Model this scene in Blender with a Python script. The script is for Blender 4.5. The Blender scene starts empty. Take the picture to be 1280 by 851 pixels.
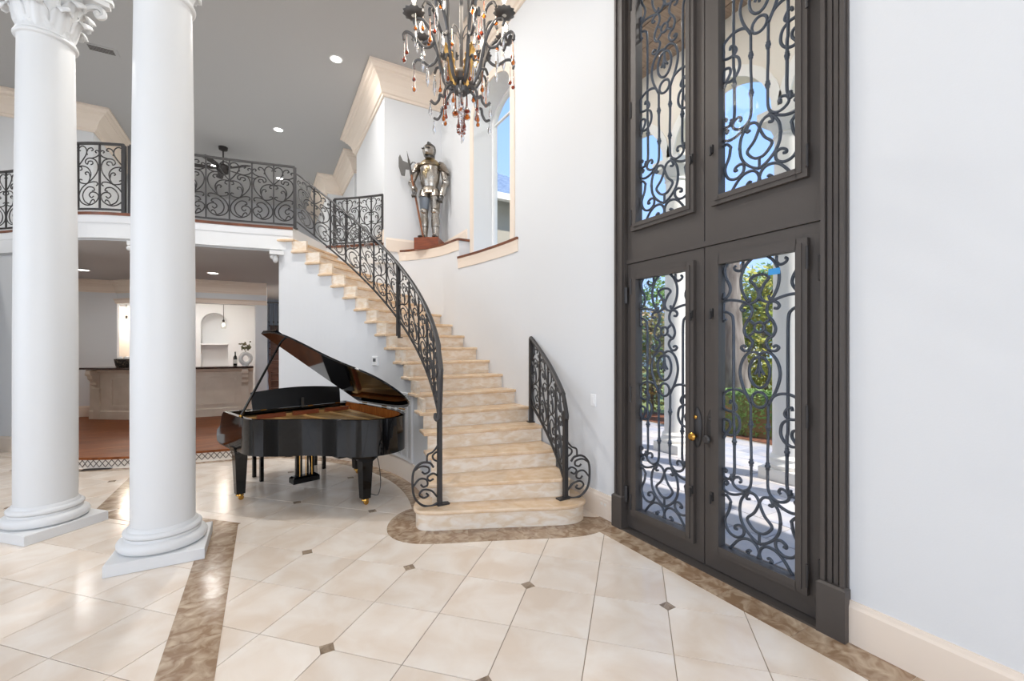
import bpy, math, random
from mathutils import Vector, Matrix
random.seed(7)
PI = math.pi
SC = bpy.context.scene
COL = SC.collection

# ------------------------------------------------------------------ camera
FPX, CAMH, HY, TH = 545.0, 1.65, 434.0, math.radians(29.5)
cam_d = bpy.data.cameras.new('camera')
cam = bpy.data.objects.new('camera', cam_d); COL.objects.link(cam)
cam_d.sensor_fit = 'HORIZONTAL'; cam_d.sensor_width = 36.0
cam_d.lens = 36.0 * FPX / 1280.0
cam_d.shift_y = (HY - 425.5) / 1280.0
cam_d.clip_start = 0.05; cam_d.clip_end = 300
cam.location = (0, 0, CAMH); cam.rotation_euler = (PI / 2, 0, -TH)
SC.camera = cam
SC.view_settings.view_transform = 'Standard'; SC.view_settings.look = 'None'
SC.view_settings.gamma = 1.0; SC.view_settings.use_curve_mapping = False
SC.view_settings.exposure = -0.28

# ------------------------------------------------------------------ sky, sun, added daylight fill
w = bpy.data.worlds.new('sky'); SC.world = w; w.use_nodes = True
nt = w.node_tree; bg = nt.nodes['Background']
tc = nt.nodes.new('ShaderNodeTexCoord'); sx = nt.nodes.new('ShaderNodeSeparateXYZ'); rp = nt.nodes.new('ShaderNodeValToRGB')
nt.links.new(tc.outputs['Generated'], sx.inputs[0]); nt.links.new(sx.outputs['Z'], rp.inputs[0]); nt.links.new(rp.outputs[0], bg.inputs['Color'])
rp.color_ramp.elements[0].position = 0.0; rp.color_ramp.elements[0].color = (0.52, 0.71, 1.0, 1)
rp.color_ramp.elements[1].position = 0.85; rp.color_ramp.elements[1].color = (0.16, 0.40, 0.92, 1)
bg.inputs['Strength'].default_value = 1.7

def lamp(name, kind, loc, power, color=(1, 1, 1), size=None, size_y=None, aim=None, radius=None):
    d = bpy.data.lights.new(name, kind); d.energy = power; d.color = color
    if kind == 'AREA':
        d.size = size
        if size_y: d.shape = 'RECTANGLE'; d.size_y = size_y
        else: d.shape = 'DISK'
    if radius is not None and kind in ('POINT', 'SPOT'): d.shadow_soft_size = radius
    o = bpy.data.objects.new(name, d); COL.objects.link(o); o.location = loc
    if aim is not None: o.rotation_euler = (Vector(aim) - Vector(loc)).to_track_quat('-Z', 'Y').to_euler()
    return o
s = lamp('sun', 'SUN', (20, -10, 20), 7.5, (1.0, 0.95, 0.88), aim=(20 - 7, -10 + 14, 20 - 20)); s.data.angle = 0.01
# added area fills indoors, standing in for daylight through unseen left and back windows
DAY = (0.95, 0.975, 1.0)
lamp('daylight_fill', 'AREA', (-7.85, 1.5, 2.9), 240, DAY, 8.0, 4.2, aim=(0, 1.5, 2.6))
lamp('daylight_fill', 'AREA', (-1.0, -4.85, 2.9), 300, DAY, 8.5, 4.2, aim=(-1.0, 3, 2.6))

# ------------------------------------------------------------------ helpers
MATS = {}
ROOTM = {}

def lerp(a, b, t): return a + (b - a) * t

class MB:
    def __init__(self): self.v = []; self.f = []
    def add(self, vs, fs, M=None):
        n = len(self.v)
        for p in vs:
            p = Vector(p); self.v.append(M @ p if M is not None else p)
        self.f += [tuple(i + n for i in q) for q in fs]
        return self
    def box(self, x0, x1, y0, y1, z0, z1, M=None):
        vs = [(x, y, z) for z in (z0, z1) for y in (y0, y1) for x in (x0, x1)]
        return self.add(vs, [(0, 2, 3, 1), (4, 5, 7, 6), (0, 1, 5, 4), (2, 6, 7, 3), (0, 4, 6, 2), (1, 3, 7, 5)], M)
    def bbox(self, x0, x1, y0, y1, z0, z1, c=0.01, M=None):
        # box with chamfered top edges
        vs = [(x, y, z0) for y in (y0, y1) for x in (x0, x1)] + [(x, y, z1 - c) for y in (y0, y1) for x in (x0, x1)] + \
             [(x, y, z1) for y in (y0 + c, y1 - c) for x in (x0 + c, x1 - c)]
        return self.add(vs, [(0, 2, 3, 1), (0, 1, 5, 4), (1, 3, 7, 5), (3, 2, 6, 7), (2, 0, 4, 6), (4, 5, 9, 8), (5, 7, 11, 9), (7, 6, 10, 11), (6, 4, 8, 10), (8, 9, 11, 10)], M)
    def prism(self, poly, z0, z1, M=None):
        n = len(poly)
        a = sum(poly[i][0] * poly[(i + 1) % n][1] - poly[(i + 1) % n][0] * poly[i][1] for i in range(n))
        if a < 0: poly = poly[::-1]
        vs = [(p[0], p[1], z0) for p in poly] + [(p[0], p[1], z1) for p in poly]
        fs = [tuple(range(n - 1, -1, -1)), tuple(range(n, 2 * n))] + [(i, (i + 1) % n, n + (i + 1) % n, n + i) for i in range(n)]
        return self.add(vs, fs, M)
    def prismX(self, poly, x0, x1):     # poly in (y,z), extruded along x
        return self.prism(poly, x0, x1, Matrix(((0, 0, 1, 0), (1, 0, 0, 0), (0, 1, 0, 0), (0, 0, 0, 1))))
    def prismY(self, poly, y0, y1):     # poly in (x,z), extruded along y
        return self.prism(poly, -y1, -y0, Matrix(((1, 0, 0, 0), (0, 0, -1, 0), (0, 1, 0, 0), (0, 0, 0, 1))))
    def lathe(self, prof, n=16, M=None, sx=1, sy=1, cap=True):
        vs = []; fs = []
        for r, z in prof:
            for k in range(n):
                a = 2 * PI * k / n; vs.append((r * math.cos(a) * sx, r * math.sin(a) * sy, z))
        for i in range(len(prof) - 1):
            for k in range(n):
                k2 = (k + 1) % n; fs.append((i * n + k, i * n + k2, (i + 1) * n + k2, (i + 1) * n + k))
        if cap:
            fs.append(tuple(range(n - 1, -1, -1))); b = (len(prof) - 1) * n; fs.append(tuple(range(b, b + n)))
        return self.add(vs, fs, M)
    def tube(self, pts, r, n=6, M=None, closed=False):
        pts = [Vector(p) for p in pts]; m = len(pts)
        rr = r if isinstance(r, (list, tuple)) else [r] * m
        vs = []; fs = []; N = None
        for i, p in enumerate(pts):
            if closed: t = pts[(i + 1) % m] - pts[i - 1]
            else: t = pts[min(i + 1, m - 1)] - pts[max(i - 1, 0)]
            if t.length < 1e-9: t = Vector((0, 0, 1))
            t.normalize()
            if N is None:
                N = t.cross(Vector((0, 0, 1)))
                if N.length < 0.1: N = t.cross(Vector((1, 0, 0)))
            N = (N - t * N.dot(t))
            if N.length < 1e-6: N = t.orthogonal()
            N.normalize(); B = t.cross(N)
            for k in range(n):
                a = 2 * PI * k / n; vs.append(p + (N * math.cos(a) + B * math.sin(a)) * rr[i])
        mm = m if closed else m - 1
        for i in range(mm):
            j = (i + 1) % m
            for k in range(n):
                k2 = (k + 1) % n; fs.append((i * n + k, i * n + k2, j * n + k2, j * n + k))
        if not closed:
            fs.append(tuple(range(n - 1, -1, -1))); fs.append(tuple(range((m - 1) * n, m * n)))
        return self.add(vs, fs, M)
    def ball(self, c, r, nu=12, nv=8, M=None):
        rx, ry, rz = r if isinstance(r, (list, tuple)) else (r, r, r)
        prof = [(math.sin(PI * i / nv), -math.cos(PI * i / nv)) for i in range(1, nv)]
        prof = [(0.02, -1)] + prof + [(0.02, 1)]
        T = Matrix.Translation(c) @ Matrix.Diagonal((rx, ry, rz, 1))
        return self.lathe(prof, nu, (M @ T) if M is not None else T)
    def sweep(self, path, prof, M=None, closed=False):
        # prof: list of (offset along horizontal left normal, dz); closed polygon
        P = [Vector(p) for p in path]; m = len(P); n = len(prof); vs = []; fs = []
        for i in range(m):
            def dirn(a, b):
                d = P[b] - P[a]; d.z = 0; return d.normalized() if d.length > 1e-9 else Vector((1, 0, 0))
            if closed: d0 = dirn(i - 1, i); d1 = dirn(i, (i + 1) % m)
            else:
                d0 = dirn(max(i - 1, 0), max(i, 1)); d1 = dirn(min(i, m - 2), min(i + 1, m - 1))
            n0 = Vector((-d0.y, d0.x, 0)); n1 = Vector((-d1.y, d1.x, 0)); nn = n0 + n1
            nn = nn / max(0.3, nn.dot(n0)) if nn.length > 1e-6 else n0
            for o, dz in prof: vs.append(P[i] + nn * o + Vector((0, 0, dz)))
        for i in range(m if closed else m - 1):
            j = (i + 1) % m
            for k in range(n):
                k2 = (k + 1) % n; fs.append((i * n + k, j * n + k, j * n + k2, i * n + k2))
        if not closed:
            fs.append(tuple(range(n))); fs.append(tuple(range((m - 1) * n + n - 1, (m - 1) * n - 1, -1)))
        return self.add(vs, fs, M)
    def mesh(self, name, mat, smooth=False, angle=None):
        me = bpy.data.meshes.new(name); me.from_pydata([tuple(p) for p in self.v], [], self.f)
        if mat is not None: me.materials.append(MATS[mat])
        if smooth:
            me.polygons.foreach_set('use_smooth', [True] * len(me.polygons))
            if angle is not None:
                try: me.set_sharp_from_angle(angle=angle)
                except Exception: pass
        me.update(); return me
    def build(self, name, mat, parent=None, smooth=False, angle=0.7, world=False, bevel=0):
        if world and parent is not None:
            Mi = ROOTM[parent.name].inverted(); self.v = [Mi @ p for p in self.v]
        x0 = min(p.x for p in self.v); x1 = max(p.x for p in self.v); y0 = min(p.y for p in self.v); y1 = max(p.y for p in self.v); z0 = min(p.z for p in self.v)
        c = Vector(((x0 + x1) / 2, (y0 + y1) / 2, z0)); self.v = [p - c for p in self.v]
        o = bpy.data.objects.new(name, self.mesh(name, mat, smooth, angle)); COL.objects.link(o); o.location = c
        base = ROOTM.get(parent.name, Matrix()) if parent is not None else Matrix()
        ROOTM[o.name] = base @ Matrix.Translation(c)
        if parent is not None: o.parent = parent
        if bevel:
            b = o.modifiers.new('bevel', 'BEVEL'); b.width = bevel; b.segments = 2; b.limit_method = 'ANGLE'
        return o

def tag(o, label, cat, group=None):
    o['label'] = label; o['category'] = cat
    if group: o['group'] = group
    return o
def thing(name, label, cat, loc=(0, 0, 0), rz=0, group=None):
    o = bpy.data.objects.new(name, None); COL.objects.link(o); o.location = loc; o.rotation_euler = (0, 0, rz); o.empty_display_size = 0.1
    ROOTM[o.name] = Matrix.Translation(loc) @ Matrix.Rotation(rz, 4, 'Z')
    return tag(o, label, cat, group)
def struct(mb, name, mat, **k):
    o = mb.build(name, mat, **k); o['kind'] = 'structure'; return o
def inst(src, parent, loc, rot=(0, 0, 0), scale=(1, 1, 1), name=None):
    o = src.copy(); COL.objects.link(o); o.parent = parent; o.location = loc; o.rotation_euler = rot; o.scale = scale
    if name: o.name = name
    return o
def dup(root, loc, rz, label=None, group=None):
    r = root.copy(); COL.objects.link(r); r.location = loc; r.rotation_euler = (0, 0, rz)
    ROOTM[r.name] = Matrix.Translation(loc) @ Matrix.Rotation(rz, 4, 'Z')
    if label: r['label'] = label
    if group: r['group'] = group
    for ch in list(root.children):
        c = ch.copy(); COL.objects.link(c); c.parent = r
        for g in list(ch.children):
            d = g.copy(); COL.objects.link(d); d.parent = c
    return r
def cat(pts, n=6, closed=False):
    P = [Vector(p) if len(p) == 3 else Vector((p[0], p[1], 0)) for p in pts]; out = []; m = len(P)
    for i in range(m if closed else m - 1):
        if closed: p0, p1, p2, p3 = P[i - 1], P[i], P[(i + 1) % m], P[(i + 2) % m]
        else:
            p1, p2 = P[i], P[i + 1]; p0 = P[i - 1] if i > 0 else p1 * 2 - p2; p3 = P[i + 2] if i + 2 < m else p2 * 2 - p1
        for k in range(n):
            t = k / n; out.append(0.5 * (2 * p1 + (p2 - p0) * t + (2 * p0 - 5 * p1 + 4 * p2 - p3) * t * t + (3 * p1 - p0 - 3 * p2 + p3) * t ** 3))
    if not closed: out.append(P[-1])
    return out
def resample(P, step):
    P = [Vector(p) for p in P]; L = [0]
    for a, b in zip(P, P[1:]): L.append(L[-1] + (b - a).length)
    n = max(1, round(L[-1] / step)); out = []
    for k in range(n + 1):
        d = L[-1] * k / n; i = 0
        while i < len(L) - 2 and L[i + 1] < d: i += 1
        t = (d - L[i]) / max(1e-9, L[i + 1] - L[i]); out.append(P[i].lerp(P[i + 1], t))
    return out
def pix(x, y, z=None, D=None):      # photo pixel -> world point at a known height or depth
    u = (x - 640) / FPX; v = (HY - y) / FPX
    if D is None: D = (z - CAMH) / v
    s_, c_ = math.sin(TH), math.cos(TH)
    return Vector((D * (s_ + u * c_), D * (c_ - u * s_), CAMH + v * D))
def pixX(x, y, X):                  # photo pixel -> (Y, z) on the plane at X
    u = (x - 640) / FPX; s_, c_ = math.sin(TH), math.cos(TH); D = X / (s_ + u * c_)
    return D * (c_ - u * s_), CAMH + (HY - y) / FPX * D
def proj(p):
    s_, c_ = math.sin(TH), math.cos(TH); D = p[0] * s_ + p[1] * c_; l = p[0] * c_ - p[1] * s_
    if D < 0.05: return None
    return 640 + FPX * l / D, HY - FPX * (p[2] - CAMH) / D, D

# ------------------------------------------------------------------ materials
def srgb(r, g, b):
    f = lambda c: ((c / 255 + 0.055) / 1.055) ** 2.4 if c > 10 else c / 255 / 12.92
    return (f(r), f(g), f(b), 1)
def mat(name, col, rough=0.5, metal=0.0, spec=0.5, col2=None, scale=5.0, detail=6.0, dist=0.0, bump=0.0, bscale=None, rand=0.0, coat=0.0, kind='noise', stretch=None, lo=0.35, hi=0.65, rr=None, space='Object'):
    m = bpy.data.materials.new(name); m.use_nodes = True; t = m.node_tree; b = t.nodes['Principled BSDF']
    b.inputs['Base Color'].default_value = col; b.inputs['Roughness'].default_value = rough; b.inputs['Metallic'].default_value = metal
    b.inputs['Specular IOR Level'].default_value = spec; b.inputs['Coat Weight'].default_value = coat
    MATS[name] = m
    if col2 is None and bump == 0: return m
    tcn = t.nodes.new('ShaderNodeTexCoord'); vec = tcn.outputs[space]
    if rand or True:
        oi = t.nodes.new('ShaderNodeObjectInfo'); mul = t.nodes.new('ShaderNodeMath'); mul.operation = 'MULTIPLY'; mul.inputs[1].default_value = 37.0
        t.links.new(oi.outputs['Random'], mul.inputs[0]); ad = t.nodes.new('ShaderNodeVectorMath'); ad.operation = 'ADD'
        t.links.new(vec, ad.inputs[0]); t.links.new(mul.outputs[0], ad.inputs[1]); vec = ad.outputs[0]
    if stretch:
        mp = t.nodes.new('ShaderNodeMapping'); mp.inputs['Scale'].default_value = stretch; t.links.new(vec, mp.inputs[0]); vec = mp.outputs[0]
    nz = t.nodes.new('ShaderNodeTexNoise'); nz.inputs['Scale'].default_value = scale; nz.inputs['Detail'].default_value = detail; nz.inputs['Distortion'].default_value = dist
    t.links.new(vec, nz.inputs['Vector']); fac = nz.outputs['Fac']
    if col2 is not None:
        r = t.nodes.new('ShaderNodeValToRGB'); r.color_ramp.elements[0].position = lo; r.color_ramp.elements[1].position = hi
        r.color_ramp.elements[0].color = col; r.color_ramp.elements[1].color = col2
        t.links.new(fac, r.inputs[0]); out = r.outputs[0]
        if rand:
            hs = t.nodes.new('ShaderNodeHueSaturation'); mr = t.nodes.new('ShaderNodeMapRange'); mr.inputs['To Min'].default_value = 1 - rand; mr.inputs['To Max'].default_value = 1 + rand
            t.links.new(oi.outputs['Random'], mr.inputs[0]); t.links.new(mr.outputs[0], hs.inputs['Value']); t.links.new(out, hs.inputs['Color']); out = hs.outputs[0]
        t.links.new(out, b.inputs['Base Color'])
    if rr:
        mr2 = t.nodes.new('ShaderNodeMapRange'); mr2.inputs['From Min'].default_value = 0.3; mr2.inputs['From Max'].default_value = 0.7; mr2.inputs['To Min'].default_value = rr[0]; mr2.inputs['To Max'].default_value = rr[1]
        t.links.new(fac, mr2.inputs[0]); t.links.new(mr2.outputs[0], b.inputs['Roughness'])
    if bump:
        bz = t.nodes.new('ShaderNodeTexNoise'); bz.inputs['Scale'].default_value = bscale or scale * 4; bz.inputs['Detail'].default_value = 4; t.links.new(vec, bz.inputs['Vector'])
        bn = t.nodes.new('ShaderNodeBump'); bn.inputs['Strength'].default_value = bump; bn.inputs['Distance'].default_value = 0.01
        t.links.new(bz.outputs['Fac'], bn.inputs['Height']); t.links.new(bn.outputs[0], b.inputs['Normal'])
    return m
def emit(name, col, strength):
    m = mat(name, col); b = m.node_tree.nodes['Principled BSDF']; b.inputs['Emission Color'].default_value = col; b.inputs['Emission Strength'].default_value = strength
def glass(name, col, rough=0.0, thin=True, ior=1.45):
    m = bpy.data.materials.new(name); m.use_nodes = True; t = m.node_tree; MATS[name] = m
    o = t.nodes['Material Output']
    if thin:
        tr = t.nodes.new('ShaderNodeBsdfTransparent'); tr.inputs[0].default_value = col; gl = t.nodes.new('ShaderNodeBsdfGlossy'); gl.inputs['Roughness'].default_value = rough
        fr = t.nodes.new('ShaderNodeLayerWeight'); fr.inputs['Blend'].default_value = 0.5; mx = t.nodes.new('ShaderNodeMixShader')
        pw_ = t.nodes.new('ShaderNodeMath'); pw_.operation = 'POWER'; pw_.inputs[1].default_value = 5.0; t.links.new(fr.outputs['Facing'], pw_.inputs[0])
        sc = t.nodes.new('ShaderNodeMath'); sc.operation = 'MULTIPLY_ADD'; sc.inputs[1].default_value = 0.5; sc.inputs[2].default_value = 0.012; t.links.new(pw_.outputs[0], sc.inputs[0])
        t.links.new(sc.outputs[0], mx.inputs[0]); t.links.new(tr.outputs[0], mx.inputs[1]); t.links.new(gl.outputs[0], mx.inputs[2]); t.links.new(mx.outputs[0], o.inputs[0])
    else:
        b = t.nodes['Principled BSDF']; b.inputs['Base Color'].default_value = col; b.inputs['Transmission Weight'].default_value = 1.0; b.inputs['Roughness'].default_value = rough; b.inputs['IOR'].default_value = ior

mat('wall_paint', srgb(224, 225, 226), 0.75, bump=0.05, bscale=120)
mat('white_paint', srgb(228, 228, 227), 0.4, bump=0.02, bscale=60)
mat('trim_cream', srgb(238, 223, 207), 0.5)
mat('trim_white', srgb(238, 238, 238), 0.45)
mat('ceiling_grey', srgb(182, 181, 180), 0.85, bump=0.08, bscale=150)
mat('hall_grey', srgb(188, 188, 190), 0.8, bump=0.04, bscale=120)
mat('tile', srgb(227, 209, 190), 0.16, col2=srgb(239, 228, 215), scale=3.4, detail=12, dist=0.5, rand=0.04, rr=(0.13, 0.23))
mat('grout', srgb(150, 132, 112), 0.8)
mat('border_marble', srgb(146, 118, 92), 0.16, col2=srgb(203, 182, 156), scale=11, detail=14, dist=0.9, rand=0.07, lo=0.40, hi=0.74)
mat('inset_marble', srgb(120, 100, 80), 0.2, col2=srgb(176, 156, 134), scale=14, detail=8, dist=1.0, rand=0.1)
mat('travertine', srgb(218, 185, 148), 0.22, col2=srgb(231, 206, 176), scale=7, detail=14, dist=0.6, stretch=(1, 1, 2.2), rand=0.03, lo=0.38, hi=0.62)
mat('travertine_riser', srgb(226, 204, 176), 0.35, col2=srgb(240, 228, 213), scale=8, detail=14, dist=0.6, stretch=(1, 1, 2.5), rand=0.04, lo=0.38, hi=0.62, bump=0.05, bscale=40)
mat('iron', srgb(62, 60, 60), 0.45, metal=0.35, bump=0.08, bscale=60)
mat('iron_bronze', srgb(80, 74, 70), 0.5, metal=0.2, bump=0.05, bscale=80)
mat('grille_iron', srgb(72, 76, 84), 0.42, metal=0.3)
mat('chand_iron', srgb(98, 96, 95), 0.45, metal=0.55, bump=0.1, bscale=50)
mat('wood_cap', srgb(128, 74, 44), 0.35, col2=srgb(94, 52, 32), scale=6, stretch=(1, 1, 1), coat=0.2)
mat('wood_floor', srgb(150, 86, 44), 0.42, col2=srgb(118, 62, 28), scale=3, detail=8, stretch=(1, 9, 1), rand=0.12, spec=0.15)
mat('wood_dark', srgb(112, 76, 62), 0.45, col2=srgb(84, 56, 46), scale=5, stretch=(1, 8, 8), rand=0.1)
mat('piano_black', srgb(7, 7, 8), 0.05, coat=0.0, spec=0.42)
mat('piano_satin', srgb(16, 15, 15), 0.35)
mat('piano_gold', srgb(226, 182, 116), 0.35, metal=0.35)
mat('piano_wood', srgb(170, 98, 42), 0.25, col2=srgb(140, 74, 30), scale=6, stretch=(1, 6, 1), coat=0.5)
mat('brass', srgb(196, 150, 74), 0.25, metal=1.0)
mat('string_steel', srgb(190, 170, 130), 0.35, metal=0.8)
mat('key_white', srgb(235, 232, 224), 0.3)
mat('steel', srgb(186, 182, 176), 0.24, metal=1.0, col2=srgb(150, 140, 128), scale=7, detail=6, rr=(0.16, 0.4))
mat('steel_dark', srgb(96, 94, 92), 0.35, metal=0.9)
mat('steel_gold', srgb(168, 146, 104), 0.32, metal=1.0, col2=srgb(140, 132, 120), scale=9)
mat('leather_grey', srgb(120, 128, 138), 0.5)
mat('wood_red', srgb(140, 72, 40), 0.35, col2=srgb(112, 54, 30), scale=5, stretch=(1, 1, 6))
mat('wood_pole', srgb(150, 96, 62), 0.45, col2=srgb(120, 72, 44), scale=8, stretch=(6, 6, 1))
mat('gold_leaf', srgb(224, 176, 100), 0.35, metal=0.7)
mat('candle_white', srgb(240, 236, 226), 0.5)
emit('bulb', (1.0, 0.86, 0.66, 1), 14.0)
emit('downlight', (1.0, 0.96, 0.9, 1), 9.0)
glass('amber', srgb(214, 116, 40), 0.02, thin=False, ior=1.3)
glass('amber_dark', srgb(150, 60, 34), 0.02, thin=False, ior=1.3)
glass('crystal', (0.96, 0.97, 1, 1), 0.0, thin=False, ior=1.35)
glass('pane', (0.97, 0.985, 1.0, 1), 0.0)
glass('pendant_glass', (0.97, 0.96, 0.93, 1), 0.02)
mat('bar_paint', srgb(226, 212, 194), 0.5, col2=srgb(214, 198, 178), scale=3)
mat('granite', srgb(34, 26, 24), 0.12, col2=srgb(72, 50, 42), scale=60)
mat('basket', srgb(40, 36, 34), 0.6, col2=srgb(120, 104, 86), scale=40, lo=0.5, hi=0.6)
mat('bottle', srgb(16, 20, 14), 0.08, coat=0.5)
mat('paper', srgb(236, 232, 222), 0.6)
mat('ceramic', srgb(240, 238, 234), 0.25)
mat('leaf_grey', srgb(104, 112, 84), 0.6, col2=srgb(150, 140, 110), scale=9)
mat('leaf_yellow', srgb(150, 160, 44), 0.5, col2=srgb(206, 190, 76), scale=2.2, rand=0.1, space='Object')
mat('leaf_green', srgb(84, 122, 48), 0.5, col2=srgb(138, 164, 78), scale=2.2)
mat('leaf_red', srgb(150, 110, 60), 0.5, col2=srgb(110, 128, 60), scale=2.2)
mat('bark', srgb(150, 138, 128), 0.9, col2=srgb(96, 84, 76), scale=7, stretch=(1, 1, 0.25), bump=0.6, bscale=14)
mat('paver', srgb(164, 164, 172), 0.75, col2=srgb(196, 186, 178), scale=3, rand=0.12, bump=0.2, bscale=30)
mat('stucco', srgb(230, 219, 203), 0.85, bump=0.15, bscale=60)
mat('stone_white', srgb(238, 232, 222), 0.6)
mat('mulch', srgb(140, 84, 54), 0.95, col2=srgb(92, 54, 36), scale=20, bump=0.6, bscale=40)
mat('lawn', srgb(112, 130, 66), 0.9, col2=srgb(146, 146, 90), scale=6, bump=0.5, bscale=50)
mat('soffit_wood', srgb(168, 142, 118), 0.6, col2=srgb(140, 116, 96), scale=4, stretch=(1, 12, 1))
mat('roof', srgb(120, 140, 168), 0.8, col2=srgb(150, 168, 192), scale=8, stretch=(1, 6, 1))
mat('siding', srgb(176, 166, 148), 0.8)
mat('plastic_white', srgb(240, 240, 240), 0.35)
mat('plastic_grey', srgb(92, 96, 98), 0.3)
mat('vent_dark', srgb(58, 50, 44), 0.6)
mat('mosaic_white', srgb(236, 226, 212), 0.25)
mat('mosaic_dark', srgb(96, 80, 70), 0.4)
mat('fan_dark', srgb(36, 30, 28), 0.45)
mat('tape_blue', srgb(60, 150, 214), 0.5)
mat('cord_black', srgb(24, 22, 22), 0.5)

# ------------------------------------------------------------------ key dimensions (metres)
WX = 2.86                   # inner face of the entrance wall
CX, CY = -1.527, 5.012      # centre of the curved stair
A0, DA, RS = -0.4716, 0.07623, CAMH / 9
UF = 19 * RS                # upper floor level
CEIL = 6.47
R_IN, R_WALL = 3.04, 3.09
def nose_a(i): return A0 + DA * i - {1: 0.025, 2: 0.045, 3: 0.022}.get(i, 0)
def pol(r, a, z=0): return Vector((CX + r * math.cos(a), CY + r * math.sin(a), z))
RW_TAB = [(-40, 4.43), (-6, 4.4125), (-2, 4.391), (4, 4.379), (8, 4.377), (16, 4.41), (20, 4.44), (25, 4.54), (30, 4.58), (36, 4.56), (39, 4.48), (43, 4.33), (60, 4.30)]
def rwall(a):
    d = math.degrees(a)
    for (a0, r0), (a1, r1) in zip(RW_TAB, RW_TAB[1:]):
        if d <= a1: return lerp(r0, r1, max(0, (d - a0) / (a1 - a0)))
    return RW_TAB[-1][1]
BAL = cat([(0.37, 7.50), (-0.33, 7.645), (-0.91, 7.73), (-1.63, 7.82), (-2.26, 8.10), (-2.85, 8.75), (-3.28, 9.6), (-3.75, 10.08), (-4.6, 10.55), (-6.2, 10.95), (-8.0, 11.3)], 8)   # balcony edge, also the step below it

# ================================================================== THE SETTING
# ---- floor: grout bed, diagonal travertine tiles, insets, marble borders
floor = struct(MB().box(-8, 3.1, -5, 12.2, -0.12, -0.004), 'floor', 'grout')
T = 0.457; E1 = Vector((0.70711, -0.70711, 0)); E2 = Vector((0.70711, 0.70711, 0)); O0 = Vector((0.94, 3.225, 0))
def bal_y(x):
    for a, b in zip(BAL, BAL[1:]):
        if b.x <= x <= a.x: return lerp(a.y, b.y, (a.x - x) / max(1e-6, a.x - b.x))
    return 7.45 if x > BAL[0].x else 11.2
def on_floor(c):
    if c.x > WX + 0.30 or c.x < -8 or c.y < -5: return False
    if c.y > bal_y(c.x) + 0.25: return False
    d = math.hypot(c.x - CX, c.y - CY); a = math.atan2(c.y - CY, c.x - CX)
    if d > 3.45 and a > -0.2 and c.x > 1.0: return False
    return True
def tile_mesh(T):
    h = T / 2 - 0.0022
    return MB().bbox(-h, h, -h, h, -0.012, 0.0, 0.0015).mesh('tile', 'tile')
tm = tile_mesh(T); cells = []
for i in range(-40, 40):
    for j in range(-40, 40):
        c = O0 + E1 * (i + 0.5) * T + E2 * (j + 0.5) * T
        if not on_floor(c): continue
        q = proj((c.x, c.y, 0)); vis = q is not None and -90 < q[0] < 1370 and q[1] < 1010 and q[2] > 0.7
        cells.append((0 if vis else 1, (q[2] if q else 99), c))
cells.sort(key=lambda k: (k[0], k[1])); rest = MB()
for n, (nv, d, c) in enumerate(cells):
    if nv == 0 and n < 298:
        o = bpy.data.objects.new('tile', tm); COL.objects.link(o); o.parent = floor
        o.location = c - floor.location; o.rotation_euler = (0, 0, -PI / 4 + random.choice((0, PI / 2, PI, -PI / 2)))
    else:
        h = T / 2 - 0.0022; rest.box(-h, h, -h, h, -0.012, 0, Matrix.Translation(c) @ Matrix.Rotation(PI / 4, 4, 'Z'))
r_ = rest.build('outer_tiles', 'tile', floor, world=True); r_['kind'] = 'stuff'
im = MB().bbox(-0.036, 0.036, -0.036, 0.036, -0.01, 0.0015, 0.001).mesh('inset', 'inset_marble')
for i in range(-20, 20):
    for j in range(-20, 20):
        c = O0 + E1 * 2 * i * T + E2 * 2 * j * T; q = proj((c.x, c.y, 0))
        if not on_floor(c) or q is None or not (-60 < q[0] < 1340) or q[1] > 960 or c.x > 2.6: continue
        if c.x < -0.15 and (abs(c.x + 0.35) < 0.25 or c.y < 4.6): continue
        d = math.hypot(c.x - CX, c.y - CY)
        if d > 2.85 and c.x > 0.8 and c.y > 3.75: continue
        o = bpy.data.objects.new('inset', im); COL.objects.link(o); o.parent = floor; o.location = c - floor.location
def band(pts, w, seg=0.46, side=0.0, z=0.002):
    P = [Vector((p[0], p[1], 0)) for p in pts]
    pieces = max(1, round(sum((b - a).length for a, b in zip(P, P[1:])) / seg)); R_ = resample(P, sum((b - a).length for a, b in zip(P, P[1:])) / (pieces * 4))
    for k in range(pieces):
        sub = R_[k * 4:k * 4 + 5]
        if len(sub) < 2: break
        e = 0.0012
        d0 = (sub[1] - sub[0]).normalized() * e; d1 = (sub[-1] - sub[-2]).normalized() * e
        sub = [sub[0] + d0] + sub[1:-1] + [sub[-1] - d1]
        MB().sweep(sub, [(side - w / 2, -0.01), (side + w / 2, -0.01), (side + w / 2, z), (side - w / 2, z)]).build('border_tile', 'border_marble', floor, world=True)
band([(2.73, -1.0), (2.73, 3.28)], 0.255)                                   # along the entrance wall
band([(-0.35, -1.0), (-0.35, 4.797)], 0.26, z=0.0026)                                  # column line
band([(-0.288, 4.722), (-1.36, 5.80)], 0.25)                                  # diagonal to the next column
band([(-1.375, 5.86), (-1.375, 7.72)], 0.25)
band([(-1.9, 5.75), (-5.0, 5.75)], 0.25)
band([pol(2.985, a) for a in [lerp(-0.30, 0.93, k / 40) for k in range(41)]], 0.17)   # round the foot of the stair wall
band([(p.x, p.y) for p in resample([Vector((p.x, p.y - 0.10, 0)) for p in BAL if p.x > -2.9], 0.06)], 0.12)
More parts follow.
